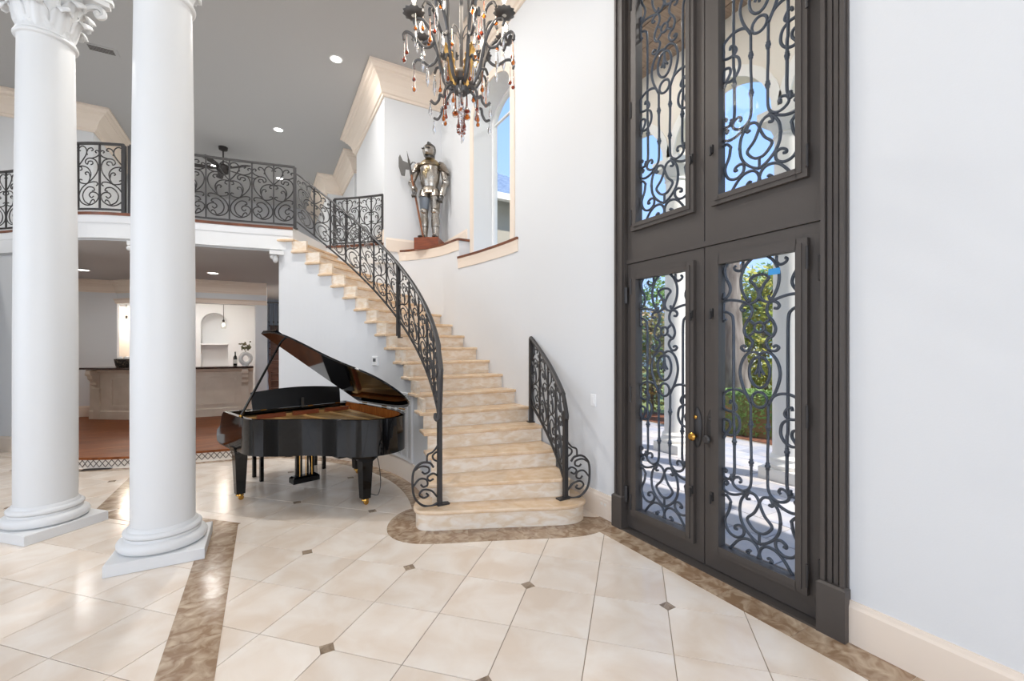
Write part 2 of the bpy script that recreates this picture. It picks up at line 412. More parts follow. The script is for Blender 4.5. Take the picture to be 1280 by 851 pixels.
# the band that follows the rounded first step
step1 = cat([pol(3.10, -0.270), pol(2.97, -0.300), pol(2.915, -0.355), pol(2.95, -0.405), pol(3.09, -0.424), pol(3.5, -0.4215), pol(3.9, -0.4205), pol(4.25, -0.4200), pol(4.43, -0.412), pol(4.54, -0.388), pol(4.555, -0.35), pol(4.52, -0.31)], 5)
def offs(P, d):
    out = []
    for i in range(len(P)):
        t = (P[min(i + 1, len(P) - 1)] - P[max(i - 1, 0)]).normalized(); out.append(P[i] + Vector((t.y, -t.x, 0)) * d)
    return out
so_, si_ = offs(step1, -0.235) if False else offs(step1, 0.235), offs(step1, -0.03)
cut = [3, 9, 14, 19, 24, 27, 30, 33, 36, 39, 43, 47]
for a_, b_ in zip(cut, cut[1:]):
    q0, q1 = a_, b_
    pl_ = [(p.x, p.y) for p in so_[q0:q1 + 1]] + [(p.x, p.y) for p in si_[q0:q1 + 1][::-1]]
    pl_ = [(min(x, 2.855), y) for x, y in pl_]
    MB().prism(pl_, -0.01, 0.003).build('border_tile', 'border_marble', floor, world=True)
# threshold step: mosaic riser and raised wood floor of the bar room
TS = 0.15
thr = [Vector((p.x, p.y, 0)) for p in BAL if p.x > -2.95] 
wf = [(p.x, p.y) for p in thr] + [(-2.95, 9.4), (-3.5, 10.4), (-3.9, 12.25), (-3.9, 16.2), (2.4, 16.2), (2.4, 8.3), (0.37, 8.3)]
fw = struct(MB().prism(wf, 0.0, TS - 0.012), 'floor_bar', 'mosaic_white')
k = 0
for i in range(60):                      # planks run across the room
    y0 = 7.3 + i * 0.127
    if y0 > 14.3: break
    x0, x1 = -3.75, 1.8
    for a_, b_ in zip(BAL, BAL[1:]):
        if a_.y <= y0 <= b_.y and a_.x < -2.0: x0 = max(x0, a_.x + 0.25)
    xs = [x for x in [lerp(-3.9, 0.37, q / 160) for q in range(161)] if bal_y(x) + 0.04 <= y0 + 0.004 and x > -2.9]
    if y0 < 9.2:
        if not xs: continue
        x0 = min(xs); x1 = max(xs) if y0 < 8.3 else 1.8
    cuts = [x0]; 
    while cuts[-1] < x1: cuts.append(min(x1, cuts[-1] + random.uniform(0.9, 1.7)))
    for a, b in zip(cuts, cuts[1:]):
        if b - a < 0.05: continue
        MB().box(a + 0.001, b - 0.001, y0 + 0.001, y0 + 0.126, TS - 0.012, TS).build('plank', 'wood_floor', fw, world=True)
MB().sweep(thr, [(0.012, TS - 0.03), (0.012, TS + 0.003), (-0.16, TS + 0.003), (-0.16, TS - 0.03)]).build('threshold_nosing', 'wood_floor', fw, world=True)
lat = resample(thr, 0.075); lt = MB()
for a, b in zip(lat, lat[1:]):
    n_ = Vector((-(b - a).y, (b - a).x, 0)).normalized() * 0.004
    for p, q in ((a, b), (b, a)):
        lt.tube([p + n_ + Vector((0, 0, 0.022)), q + n_ + Vector((0, 0, TS - 0.034))], 0.005, 4)
o = lt.build('mosaic_lattice', 'mosaic_dark', fw, world=True); o['kind'] = 'stuff'

# ---- entrance wall with door opening and arched stair window
DY0, DY1, DZ = 1.20, 3.06, 5.10
SY0, SY1, SILL, SPR, RISE = 5.08, 6.28, 3.09, 5.20, 0.34
wr = MB(); XO = 3.28
def yz(y0, y1, z0, z1): wr.box(WX, 3.06 if y1 < 4.0 else XO, y0, y1, z0, z1)
yz(-5, DY0, 0, CEIL); yz(DY0, DY1, DZ, CEIL); yz(DY1, 3.99, 0, CEIL); yz(3.99, SY0 - 0.2, 0, CEIL); yz(SY1 + 0.2, 7.9, 0, CEIL)
yz(SY0 - 0.2, SY1 + 0.2, 0, SILL)
cyw = (SY0 + SY1) / 2; rw_ = (SY1 - SY0) / 2
arc = [(cyw + rw_ * math.cos(t), SPR + RISE * math.sin(t)) for t in [PI * k / 20 for k in range(21)]]
wr.prismX([(SY1 + 0.2, SILL), (SY1, SILL)] + arc[:11] + [(cyw, CEIL), (SY1 + 0.2, CEIL)], WX, XO)
wr.prismX([(SY0 - 0.2, SILL), (SY0, SILL)] + arc[::-1][:11] + [(cyw, CEIL), (SY0 - 0.2, CEIL)], WX, XO)
struct(wr, 'wall_right', 'wall_paint')
# ---- curved outer wall of the stair with its ledges
def acurve(d0, d1, n): return [pol(rwall(math.radians(lerp(d0, d1, k / n))), math.radians(lerp(d0, d1, k / n))) for k in range(n + 1)]
ws = MB(); A_S = 18.6
c1 = acurve(-6, A_S, 20); ws.prism([(p.x, p.y) for p in c1] + [(WX + 0.1, c1[-1].y), (WX + 0.1, c1[0].y)], 0, 3.05)
c2 = acurve(A_S, 38.5, 18); ws.prism([(p.x, p.y) for p in c2] + [(c2[-1].x, 7.9), (WX + 0.1, 7.9), (WX + 0.1, c2[0].y)], 0, 3.34)
c3 = acurve(38.5, 62, 16); ws.prism([(p.x, p.y) for p in c3] + [(p.x + 0.1, p.y + 0.12) for p in c3[::-1]], 0, UF - 0.02)
struct(ws, 'wall_stair', 'wall_paint', smooth=True, angle=0.5)
# caps: only as deep as the ledge
def ledge_cap(d0, d1, z, name):
    c = acurve(d0, d1, 22); inner = [(p.x - 0.03 * math.cos(math.atan2(p.y - CY, p.x - CX)), p.y - 0.03 * math.sin(math.atan2(p.y - CY, p.x - CX))) for p in c]
    outer = [(p.x + 0.10 * math.cos(math.atan2(p.y - CY, p.x - CX)), p.y + 0.10 * math.sin(math.atan2(p.y - CY, p.x - CX))) for p in c]
    outer = [(min(x, WX + 0.05), y) for x, y in outer]
    struct(MB().prism(inner + outer[::-1], z, z + 0.035), name, 'wood_cap')
    struct(MB().sweep(c, [(0.0, z - 0.15), (0.012, z - 0.15), (0.016, z - 0.06), (0.024, z - 0.02), (0.024, z), (0.0, z)]), name, 'trim_cream')
ledge_cap(-1.6, A_S + 0.2, 3.05, 'trim_1'); ledge_cap(A_S, 39.5, 3.34, 'trim_2')
p18 = pol(rwall(math.radians(A_S)), math.radians(A_S))
struct(MB().box(p18.x - 0.02, WX + 0.04, p18.y - 0.025, p18.y + 0.09, 3.34, 3.375), 'trim_3', 'wood_cap')
# ---- inner stair wall (white, stepped under the treads)
wi = MB()
for i in range(2, 19):
    a0_, a1_ = nose_a(i) + 0.008, nose_a(i + 1) + 0.012
    if i == 18: a1_ = 0.985
    seg = [lerp(a0_, a1_, k / 3) for k in range(4)]
    wi.prism([(pol(R_WALL, a).x, pol(R_WALL, a).y) for a in seg] + [(pol(R_WALL + 0.2, a).x, pol(R_WALL + 0.2, a).y) for a in seg[::-1]], 0, i * RS - 0.035)
struct(wi, 'wall_stair_inner', 'wall_paint')
BBP = [(0.0, 0.0), (0.022, 0.0), (0.022, 0.20), (0.016, 0.215), (0.012, 0.235), (0.0, 0.235)]
struct(MB().sweep([pol(R_WALL, lerp(-0.30, 0.95, k / 40)) for k in range(41)], BBP), 'baseboard_stair', 'trim_cream', smooth=True, angle=0.4)
struct(MB().sweep([(WX, -5, 0), (WX, DY0 - 0.005, 0)], BBP), 'baseboard_right', 'trim_cream')
struct(MB().sweep([(WX, DY1 + 0.005, 0), (WX, 4.4, 0)], BBP), 'baseboard_right', 'trim_cream')
# ---- upper floor
rail_arc = [pol(4.32, a) for a in [lerp(0.955, 0.70, k / 12) for k in range(13)]]
slab = [(0.37, 7.50)] + [(p.x, p.y) for p in rail_arc] + [(1.78, 7.92), (3.1, 7.92), (3.1, 17.1), (-8, 17.1)] + [(p.x, p.y) for p in BAL[::-1][:-1]]
struct(MB().prism(slab, UF - 0.34, UF), 'floor_upper', 'white_paint')
slab_in = [(x, y + 0.035) for x, y in slab]
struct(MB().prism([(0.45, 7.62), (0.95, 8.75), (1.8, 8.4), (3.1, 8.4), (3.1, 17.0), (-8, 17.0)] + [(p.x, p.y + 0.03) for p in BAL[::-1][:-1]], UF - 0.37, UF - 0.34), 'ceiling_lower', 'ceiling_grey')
bal3 = [Vector((p.x, p.y, UF)) for p in BAL]
# path runs towards -X, so the room (towards the camera) is on its left
struct(MB().sweep(bal3, [(0.03, -0.035), (0.03, 0.004), (-0.10, 0.004), (-0.10, -0.035)]), 'trim_4', 'wood_cap')
struct(MB().sweep(bal3, [(0.0, -0.13), (0.008, -0.13), (0.014, -0.10), (0.022, -0.06), (0.022, -0.035), (0.0, -0.035)]), 'trim_5', 'trim_white')
struct(MB().sweep(rail_arc[::-1] if False else rail_arc, [(-0.03 + 0.0, -0.035 + UF), (-0.03, 0.006 + UF), (0.10, 0.006 + UF), (0.10, -0.035 + UF)]), 'trim_6', 'wood_cap')
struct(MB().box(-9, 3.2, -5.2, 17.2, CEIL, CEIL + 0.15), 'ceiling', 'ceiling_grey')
struct(MB().box(1.81, 3.1, 7.74, 7.9, UF - 0.35, CEIL), 'wall_niche', 'wall_paint')
struct(MB().box(1.81, 1.97, 7.9, 10.4, UF - 0.02, CEIL), 'wall_hall_right', 'wall_paint')
struct(MB().box(1.97, 3.1, 10.24, 10.4, UF - 0.02, CEIL).box(1.95, 3.1, 11.5, 11.66, UF, CEIL).box(1.95, 2.1, 11.66, 13.4, UF, CEIL).box(1.55, 2.1, 13.4, 13.55, UF, CEIL).box(1.55, 1.7, 13.55, 17, UF, CEIL), 'wall_hall_end', 'wall_paint')
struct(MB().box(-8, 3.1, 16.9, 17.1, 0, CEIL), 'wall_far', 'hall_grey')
struct(MB().box(-8, -3.05, 11.95, 12.11, UF, CEIL).box(-3.2, -3.05, 12.11, 16.9, UF, CEIL), 'wall_hall_left', 'wall_paint')
struct(MB().box(3.0, 3.12, 7.9, 17, 0, CEIL), 'wall_right_far', 'wall_paint')
CR = [(0, -0.44), (0.03, -0.44), (0.035, -0.40), (0.06, -0.385), (0.075, -0.33), (0.11, -0.24), (0.17, -0.16), (0.21, -0.13), (0.215, -0.105), (0.25, -0.09), (0.27, -0.055), (0.31, -0.04), (0.31, 0), (0, 0)]
def crown(path, z, name, m='trim_cream', k=1.0): return struct(MB().sweep([(x, y, z) for x, y in path], [(a * k, b * k) for a, b in CR]), name, m)
crown([(WX, -5), (WX, 7.74), (1.81, 7.74), (1.81, 10.4), (3.0, 10.4)], CEIL, 'trim_7')
crown([(3.0, 11.5), (1.95, 11.5), (1.95, 13.4), (1.55, 13.4), (1.55, 16.9)], CEIL, 'trim_8')
crown([(-3.05, 16.9), (-3.05, 11.95), (-8, 11.95)], CEIL, 'trim_15')
# baseboards of the armour ledge and the hall
struct(MB().sweep([(WX, p18.y + 0.1, 3.34), (WX, 7.74, 3.34), (1.84, 7.74, 3.34)], BBP), 'baseboard_niche', 'trim_cream')
struct(MB().sweep([(1.81, 7.76, UF), (1.81, 10.4, UF)], BBP), 'baseboard_hall', 'trim_cream')
# wall below the left end of the balcony, unseen great-room shell with window openings added for light
lw = [Vector((p.x, p.y + 0.05, 0)) for p in BAL if p.x < -2.8]
struct(MB().sweep(lw, [(0, 0), (0, UF - 0.36), (-0.15, UF - 0.36), (-0.15, 0)]), 'wall_left_far', 'wall_paint')
struct(MB().sweep(lw, BBP), 'baseboard_left', 'trim_cream')
def window_wall(name, along, fixed, a0, a1, wins, z0, z1):
    m = MB()
    def bx(p0, p1, q0, q1):
        if along == 'y': m.box(fixed - 0.2, fixed, p0, p1, q0, q1)
        else: m.box(p0, p1, fixed - 0.2, fixed, q0, q1)
    bx(a0, a1, 0, z0); bx(a0, a1, z1, CEIL); e = a0
    for p, q in wins: bx(e, p, z0, z1); e = q
    bx(e, a1, z0, z1); struct(m, name, 'wall_paint')
    for p, q in wins:
        f = MB(); n = 3
        for kk in range(n + 1):
            x = lerp(p + 0.03, q - 0.03, kk / n)
            if along == 'y': f.box(fixed - 0.12, fixed - 0.04, x - 0.03, x + 0.03, z0, z1)
            else: f.box(x - 0.03, x + 0.03, fixed - 0.12, fixed - 0.04, z0, z1)
        for kk in range(4):
            z = lerp(z0 + 0.03, z1 - 0.03, kk / 3)
            if along == 'y': f.box(fixed - 0.11, fixed - 0.05, p, q, z - 0.025, z + 0.025)
            else: f.box(p, q, fixed - 0.11, fixed - 0.05, z - 0.025, z + 0.025)
        struct(f, 'window_added', 'trim_white')
window_wall('wall_left', 'y', -8.0, -5, 17.1, [(-2.4, 0.2), (0.6, 3.2), (3.6, 5.6)], 0.6, 5.2)
window_wall('wall_back', 'x', -5.0, -8, 3.1, [(-5.2, -2.6), (-2.2, 0.4), (0.8, 2.6)], 0.6, 5.2)
# header above the columns (out of frame, carries the columns' load)
struct(MB().sweep([(-0.76, -5, 0), (-0.76, 4.45, 0), (-1.78, 5.56, 0), (-8, 5.56, 0)], [(0.2, 4.99), (0.2, CEIL), (-0.2, CEIL), (-0.2, 4.99)]), 'trim_9', 'wall_paint')

# ---- bar room shell
struct(MB().box(-3.5, -2.87, 12.76, 12.92, TS, UF - 0.37), 'wall_bar_left', 'wall_paint')
struct(MB().box(-0.20, 0.03, 11.62, 11.86, TS, UF - 0.37), 'wall_bar_right', 'wall_paint')
hd = [(-2.88, 12.78), (-2.2, 12.1), (-1.3, 11.66), (0.03, 11.62)]
BC = UF - 0.37
hd3 = [Vector((x, y, 0)) for x, y in hd]
struct(MB().sweep(hd3, [(0, 2.62), (0, BC), (0.2, BC), (0.2, 2.62)]), 'wall_bar_header', 'wall_paint')
struct(MB().sweep([(p.x, p.y, BC) for p in hd3[::-1]] + [(-3.9, 12.76, BC)], [(a * 0.6, b * 0.6) for a, b in CR]), 'trim_10', 'trim_cream')
struct(MB().sweep([(p.x, p.y, 2.72) for p in hd3[::-1]], [(0, -0.1), (0.03, -0.1), (0.05, -0.03), (0.08, 0), (0, 0)]), 'trim_11', 'trim_cream')
struct(MB().sweep([(-0.2, 11.62, TS), (-0.2, 11.62, TS), (0.03, 11.62, TS)][1:], [(-a, b) for a, b in BBP]), 'baseboard_bar', 'trim_cream')
struct(MB().sweep([(-3.5, 12.76, TS), (-2.87, 12.76, TS)], [(-a, b) for a, b in BBP]), 'baseboard_bar_left', 'trim_cream')
# back wall of the kitchen with arched niche
NY = 14.7; nx0, nx1, nz = -1.55, -0.92, 2.30
bwm = MB(); bwm.box(-8, nx0, NY, NY + 0.4, 0, BC).box(nx1, 0.05, NY, NY + 0.4, 0, BC).box(nx0, nx1, NY + 0.34, NY + 0.4, 0, BC)
ncx = (nx0 + nx1) / 2; nr = (nx1 - nx0) / 2
na = [(ncx + nr * math.cos(PI * k / 16), nz + nr * math.sin(PI * k / 16)) for k in range(17)]
bwm.prismY(na + [(nx0, BC), (nx1, BC)], NY, NY + 0.34)
struct(bwm, 'wall_kitchen', 'wall_paint')
struct(MB().box(-3.9, -3.75, 9.3, 14.7, 0, BC), 'wall_bar_side', 'wall_paint')
crown([(0.05, NY), (-3.7, NY)], BC, 'trim_12', k=0.5)
struct(MB().box(nx0, nx1, NY - 0.02, NY + 0.3, 1.72, 1.76), 'trim_13', 'trim_white')
struct(MB().box(1.2, 1.35, 9.0, 16.9, 0, BC), 'wall_passage', 'wall_paint')
struct(MB().box(0.95, 3.0, 16.2, 16.3, 0, BC), 'wall_passage_end', 'wall_paint')

# ================================================================== STAIRCASE
stair = thing('staircase', 'curved beige travertine staircase with rounded first step, rising along the white wall', 'staircase', pol(3.8, -0.35))
TT = 0.036
for i in range(1, 20):
    z = i * RS; a0_, a1_ = nose_a(i), nose_a(i + 1) + 0.012
    if i == 19: a1_ = a0_ + 0.05
    def ro(a): return min(rwall(a) + 0.03, 4.42 if i < 5 else 9)
    seg = [lerp(a0_, a1_, k / 4) for k in range(5)]
    if i == 1:
        P = [(p.x, p.y) for p in step1] + [(pol(4.4, -0.30).x, pol(4.4, -0.30).y)]
        # riser body slightly inside the rounded nosing
        c = Vector((sum(p[0] for p in P) / len(P), sum(p[1] for p in P) / len(P), 0))
        inner = []
        for q in range(len(P)):
            a_, b_ = Vector((*P[q - 1], 0)), Vector((*P[(q + 1) % len(P)], 0)); t = (b_ - a_).normalized(); nrm = Vector((-t.y, t.x, 0)); inner.append((P[q][0] + nrm.x * 0.022, P[q][1] + nrm.y * 0.022))
        MB().prism(inner, 0.0, z - TT).build('riser', 'travertine_riser', stair, world=True, smooth=True, angle=0.6)
        MB().prism(P, z - TT, z).build('tread', 'travertine', stair, world=True, bevel=0.012)
    else:
        ri = R_IN
        poly = [(pol(ri, a).x, pol(ri, a).y) for a in seg] + [(pol(ro(a), a).x, pol(ro(a), a).y) for a in seg[::-1]]
        MB().prism(poly, z - TT, z).build('tread', 'travertine', stair, world=True, bevel=0.010)
        ar = a0_ + 0.0075
        rp_ = [(pol(R_IN + 0.045, ar).x, pol(R_IN + 0.045, ar).y), (pol(ro(ar), ar).x, pol(ro(ar), ar).y), (pol(ro(ar), ar + 0.008).x, pol(ro(ar), ar + 0.008).y), (pol(R_IN + 0.045, ar + 0.008).x, pol(R_IN + 0.045, ar + 0.008).y)]
        MB().prism(rp_, z - RS, z - TT).build('riser', 'travertine_riser', stair, world=True)
        # stone face at the open end of the step, above the plaster
        se = [lerp(a0_ + 0.01, a0_ + DA + 0.008, k / 3) for k in range(4)] if i < 19 else None
        if se and i > 4: MB().prism([(pol(R_WALL - 0.014, a).x, pol(R_WALL - 0.014, a).y) for a in se] + [(pol(R_WALL + 0.02, a).x, pol(R_WALL + 0.02, a).y) for a in se[::-1]], z, z + RS - TT).build('end_face', 'travertine_riser', stair, world=True) if i < 18 else None

# ================================================================== WROUGHT-IRON RAILINGS
def cr(pts): return [((x - 290) / 207.0, (740 - y) / 650.0) for x, y in pts]
HEART = cr([(497, 312), (450, 252), (413, 188), (416, 137), (447, 110), (482, 122), (492, 148), (474, 156)])
TOPC = cr([(366, 158), (349, 148), (362, 128), (392, 136), (410, 170), (404, 200)])
TOPD = cr([(318, 178), (330, 166), (318, 153), (301, 160), (293, 185), (312, 212), (350, 230), (378, 233)])
COMMA = cr([(372, 300), (352, 288), (360, 264), (392, 266), (402, 294), (424, 276), (414, 245), (378, 232), (330, 250), (305, 305), (312, 370), (348, 432), (402, 487)])
COMMA2 = cr([(370, 296), (354, 284), (364, 266), (388, 268), (396, 292), (375, 312)])
MIDC = cr([(478, 356), (458, 346), (466, 322), (497, 316)])
MIDB = cr([(497, 316), (450, 312), (400, 332), (371, 382), (378, 435), (402, 487), (450, 488), (484, 470), (478, 446), (456, 454)])
MIDE = cr([(412, 400), (426, 388), (412, 372), (388, 384), (378, 430)])
LOW = cr([(322, 512), (308, 498), (316, 476), (350, 472), (405, 490), (460, 540), (488, 605), (476, 665), (432, 702), (380, 708), (324, 676), (300, 618), (326, 582), (366, 578), (386, 608), (364, 634), (344, 616)])
LOW2 = cr([(380, 706), (430, 672), (450, 612), (432, 560), (392, 525), (350, 530), (336, 556), (358, 564)])
LOW3 = cr([(384, 704), (366, 664), (346, 652), (334, 672)])
SCROLLS = [(HEART, TOPC), (COMMA, TOPD), (MIDB, MIDC, MIDE), (LOW,), (LOW2, LOW3)]
def seg_cat(P, n):
    return cat([(p[0], p[1], 0) for p in P], n)
def railing(name, label, base, hfun, z_lo, z_hi, bay=0.29, first=True, rs=0.0085, end_posts=(True, True), bar=0.009, mid_posts=(), nseg=3, postsize=0.022, group=None, top_w=0.026, first_bar=0.0, foot=None):
    """base: list of points (line on the floor / nosing line); rails run z_lo and z_hi above it"""
    R_ = [Vector(p) for p in base]; L = [0]
    for a, b in zip(R_, R_[1:]): L.append(L[-1] + math.hypot(b.x - a.x, b.y - a.y))
    def at(s):
        s = min(max(s, 0), L[-1]); i = 0
        while i < len(L) - 2 and L[i + 1] < s: i += 1
        return R_[i].lerp(R_[i + 1], (s - L[i]) / max(1e-9, L[i + 1] - L[i]))
    root = thing(name, label, 'railing', tuple(at(L[-1] / 2)), 0, group)
    MB().sweep([p + Vector((0, 0, z_hi)) for p in R_], [(-top_w, -0.012), (-top_w, 0.004), (-top_w * 0.5, 0.016), (top_w * 0.5, 0.016), (top_w, 0.004), (top_w, -0.012)]).build('top_rail', 'iron', root, world=True)
    MB().sweep([p + Vector((0, 0, z_lo)) for p in R_], [(-0.011, -0.012), (-0.011, 0.012), (0.011, 0.012), (0.011, -0.012)]).build('bottom_rail', 'iron', root, world=True)
    n = max(1, round(L[-1] / bay)); bw = L[-1] / n
    for k in range(n + 1):
        p = at(k * bw); isp = (k == 0 and end_posts[0]) or (k == n and end_posts[1]) or k in mid_posts
        w_ = postsize if isp else bar; zl = 0.0 if isp else z_lo
        if foot is not None and isp: zl = foot(k)
        elif isp: zl = 0.0
        if not isp and (k in (0, n)): continue
        d = at(k * bw + 0.02) - at(k * bw - 0.02); ang = math.atan2(d.y, d.x)
        M = Matrix.Translation(p) @ Matrix.Rotation(ang, 4, 'Z')
        m = MB().box(-w_, w_, -w_, w_, zl, z_hi - 0.01, M)
        if isp: m.box(-w_ * 1.9, w_ * 1.9, -w_ * 1.9, w_ * 1.9, zl, zl + 0.012, M)
        m.build('post' if isp else 'baluster', 'iron', root, world=True)
    for k in range(n):
        flip = (k % 2 == 1) == first
        for grp in SCROLLS:
            m = MB()
            for st in grp:
                pts = []
                for q in seg_cat(st, nseg):
                    sx_ = q.x if not flip else 1 - q.x
                    p = at(k * bw + sx_ * bw); pts.append(p + Vector((0, 0, lerp(z_lo + 0.012, z_hi - 0.012, q.y))))
                m.tube(pts, rs, 4)
            m.build('scroll', 'iron', root, world=True)
    return root, at, L[-1], n, bw

def zn(a): return RS * (a - A0) / DA
# balcony rails
b_main = [Vector((p.x, p.y + 0.05, UF)) for p in BAL if p.x > -1.64]
b_main = [Vector((0.40, 7.55, UF))] + b_main[1:]
railing('balcony_railing', 'black scrolled iron railing along the straight balcony edge over the bar opening', b_main, None, 0.06, 0.96, first=True)
b_left = [Vector((-1.70, 7.885, UF))] + [Vector((p.x, p.y + 0.05, UF)) for p in BAL if -4.7 < p.x < -1.74]
railing('balcony_railing', 'black scrolled iron railing on the bent end of the balcony, between the white columns', b_left, None, 0.06, 0.96, first=False, end_posts=(True, True))
rl = [pol(4.36, a, UF) for a in [lerp(0.925, 0.70, k / 10) for k in range(11)]]
railing('landing_railing', 'short black scrolled iron railing on the upper landing beside the suit of armour', rl, None, 0.05, 0.86, bay=0.265, first=True)
# main stair rail (helical)
ra = [lerp(0.908, -0.30, k / 60) for k in range(61)]
hel = [pol(3.18 if a > -0.2 else 3.17, a, zn(a)) for a in ra]
_res = railing('stair_railing', 'long curved black scrolled iron railing on the open side of the stair above the piano', hel, None, 0.27, 1.01, bay=0.285, first=True, end_posts=(False, False), mid_posts=(7,), foot=lambda k: 0.02)
sroot = _res[0]
def curl_panel(root, base, dirv, mat_='iron', rad=0.011):
    """scrolled end panel at the foot of a rail: base = post foot, dirv = outward direction"""
    d = Vector(dirv).normalized()
    def W(u, v): return Vector(base) + d * u * 1.25 + Vector((0, 0, v))
    oval = [(0.0, 0.03), (0.06, 0.0), (0.13, 0.02), (0.185, 0.10), (0.20, 0.22), (0.19, 0.34), (0.14, 0.405), (0.075, 0.40), (0.045, 0.355)]
    strokes = [oval,
               [(0.02, 0.08), (0.06, 0.14), (0.12, 0.16), (0.15, 0.12), (0.12, 0.085), (0.085, 0.10), (0.10, 0.125)],
               [(0.195, 0.20), (0.15, 0.26), (0.10, 0.25), (0.09, 0.20), (0.12, 0.185), (0.14, 0.21)],
               [(0.01, 0.27), (0.05, 0.30), (0.09, 0.27), (0.075, 0.235), (0.045, 0.25)],
               [(0.19, 0.34), (0.14, 0.375), (0.085, 0.36), (0.08, 0.32), (0.11, 0.305), (0.13, 0.325)],
               [(0.0, 0.64), (0.012, 0.56), (0.05, 0.50), (0.09, 0.475), (0.095, 0.405)],
               [(0.005, 0.40), (0.045, 0.43), (0.05, 0.47), (0.015, 0.50), (0.0, 0.49)]]
    for st in strokes:
        MB().tube([W(q.x, q.y) for q in cat([(u, v, 0) for u, v in st], 5)], rad if st is oval else rad * 0.85, 6).build('end_scroll', 'iron', root, world=True)
# lower end: the rail drops into a volute over the post on the first step
pb = pol(3.155, -0.372, RS)
end = cat([pol(3.17, -0.30, zn(-0.30) + 1.01), pol(3.165, -0.325, zn(-0.325) + 0.985), pol(3.16, -0.347, zn(-0.347) + 0.90), pol(3.155, -0.366, 1.10), pol(3.15, -0.380, 1.02), pol(3.135, -0.388, 0.985), pol(3.12, -0.382, 1.00), pol(3.12, -0.373, 1.03)], 5)
MB().tube(end, [0.024] * (len(end) - 12) + [0.02] * 12, 8).build('rail_volute', 'iron', sroot, world=True, smooth=True)
e2 = cat([pol(3.17, -0.30, zn(-0.30) + 0.27), pol(3.165, -0.33, zn(-0.33) + 0.26), pol(3.16, -0.365, 0.50)], 5)
MB().tube(e2, 0.012, 5).build('bottom_rail', 'iron', sroot, world=True)
MB().box(-0.02, 0.02, -0.02, 0.02, 0, 0.86, Matrix.Translation(pb)).box(-0.03, 0.09, -0.035, 0.035, 0, 0.014, Matrix.Translation(pb)).build('post', 'iron', sroot, world=True)
curl_panel(sroot, pb, (-1.0, 0.12, 0))
# short wall-side rail at the foot of the stair
ra2 = [lerp(-0.11, -0.352, k / 24) for k in range(25)]
hel2 = [pol(4.385 - 0.025 * k / 24, a, zn(a)) for k, a in enumerate(ra2)]
_r2 = railing('stair_railing', 'short black iron handrail panel on the wall side of the lowest steps', hel2, None, 0.09, 0.90, bay=0.27, first=False, end_posts=(True, False), foot=lambda k: -0.135)
r2 = _r2[0]
pb2 = pol(4.36, -0.372, RS)
end2 = cat([hel2[-1] + Vector((0, 0, 0.90)), pol(4.36, -0.363, 1.13), pol(4.36, -0.374, 1.06), pol(4.36, -0.382, 1.00), pol(4.355, -0.386, 0.96)], 5)
MB().tube(end2, 0.022, 8).build('rail_volute', 'iron', r2, world=True, smooth=True)
MB().box(-0.02, 0.02, -0.02, 0.02, 0, 0.85, Matrix.Translation(pb2)).box(-0.09, 0.03, -0.035, 0.035, 0, 0.014, Matrix.Translation(pb2)).build('post', 'iron', r2, world=True)
MB().tube(cat([hel2[-1] + Vector((0, 0, 0.09)), pol(4.36, -0.372, 0.32)], 4), 0.012, 5).build('bottom_rail', 'iron', r2, world=True)
curl_panel(r2, pb2, (1.0, -0.30, 0))

# ================================================================== ENTRANCE DOORS
door = thing('entrance_door', 'tall dark bronze double door with glazed panels and scrolled iron grilles', 'door', (WX, 2.13, 0))
# fluted casing each side, plinth block at its foot
for y0, y1 in ((DY0, 1.335), (2.945, DY1)):
    m = MB(); m.box(2.84, 3.06, y0, y1, 0.30, DZ)
    for k in range(4):
        yy = lerp(y0 + 0.008, y1 - 0.03, k / 3); m.box(2.815 + (0.0 if k in (0, 3) else 0.012), 2.84, yy, yy + 0.022, 0.30, DZ)
    m.build('casing', 'iron_bronze', door, world=True)
    MB().bbox(2.795, 3.06, y0 - 0.006, y1 + 0.006, 0.0, 0.30, 0.012).build('plinth_block', 'iron_bronze', door, world=True)
MB().box(2.82, 3.06, DY0, DY1, 4.96, DZ).build('head_casing', 'iron_bronze', door, world=True)
MB().box(2.865, 3.02, 1.335, 2.945, 2.405, 2.445).build('transom_bar', 'iron_bronze', door, world=True)
MB().box(2.80, 3.12, 1.335, 2.945, 0.0, 0.014).build('threshold', 'iron_bronze', door, world=True)
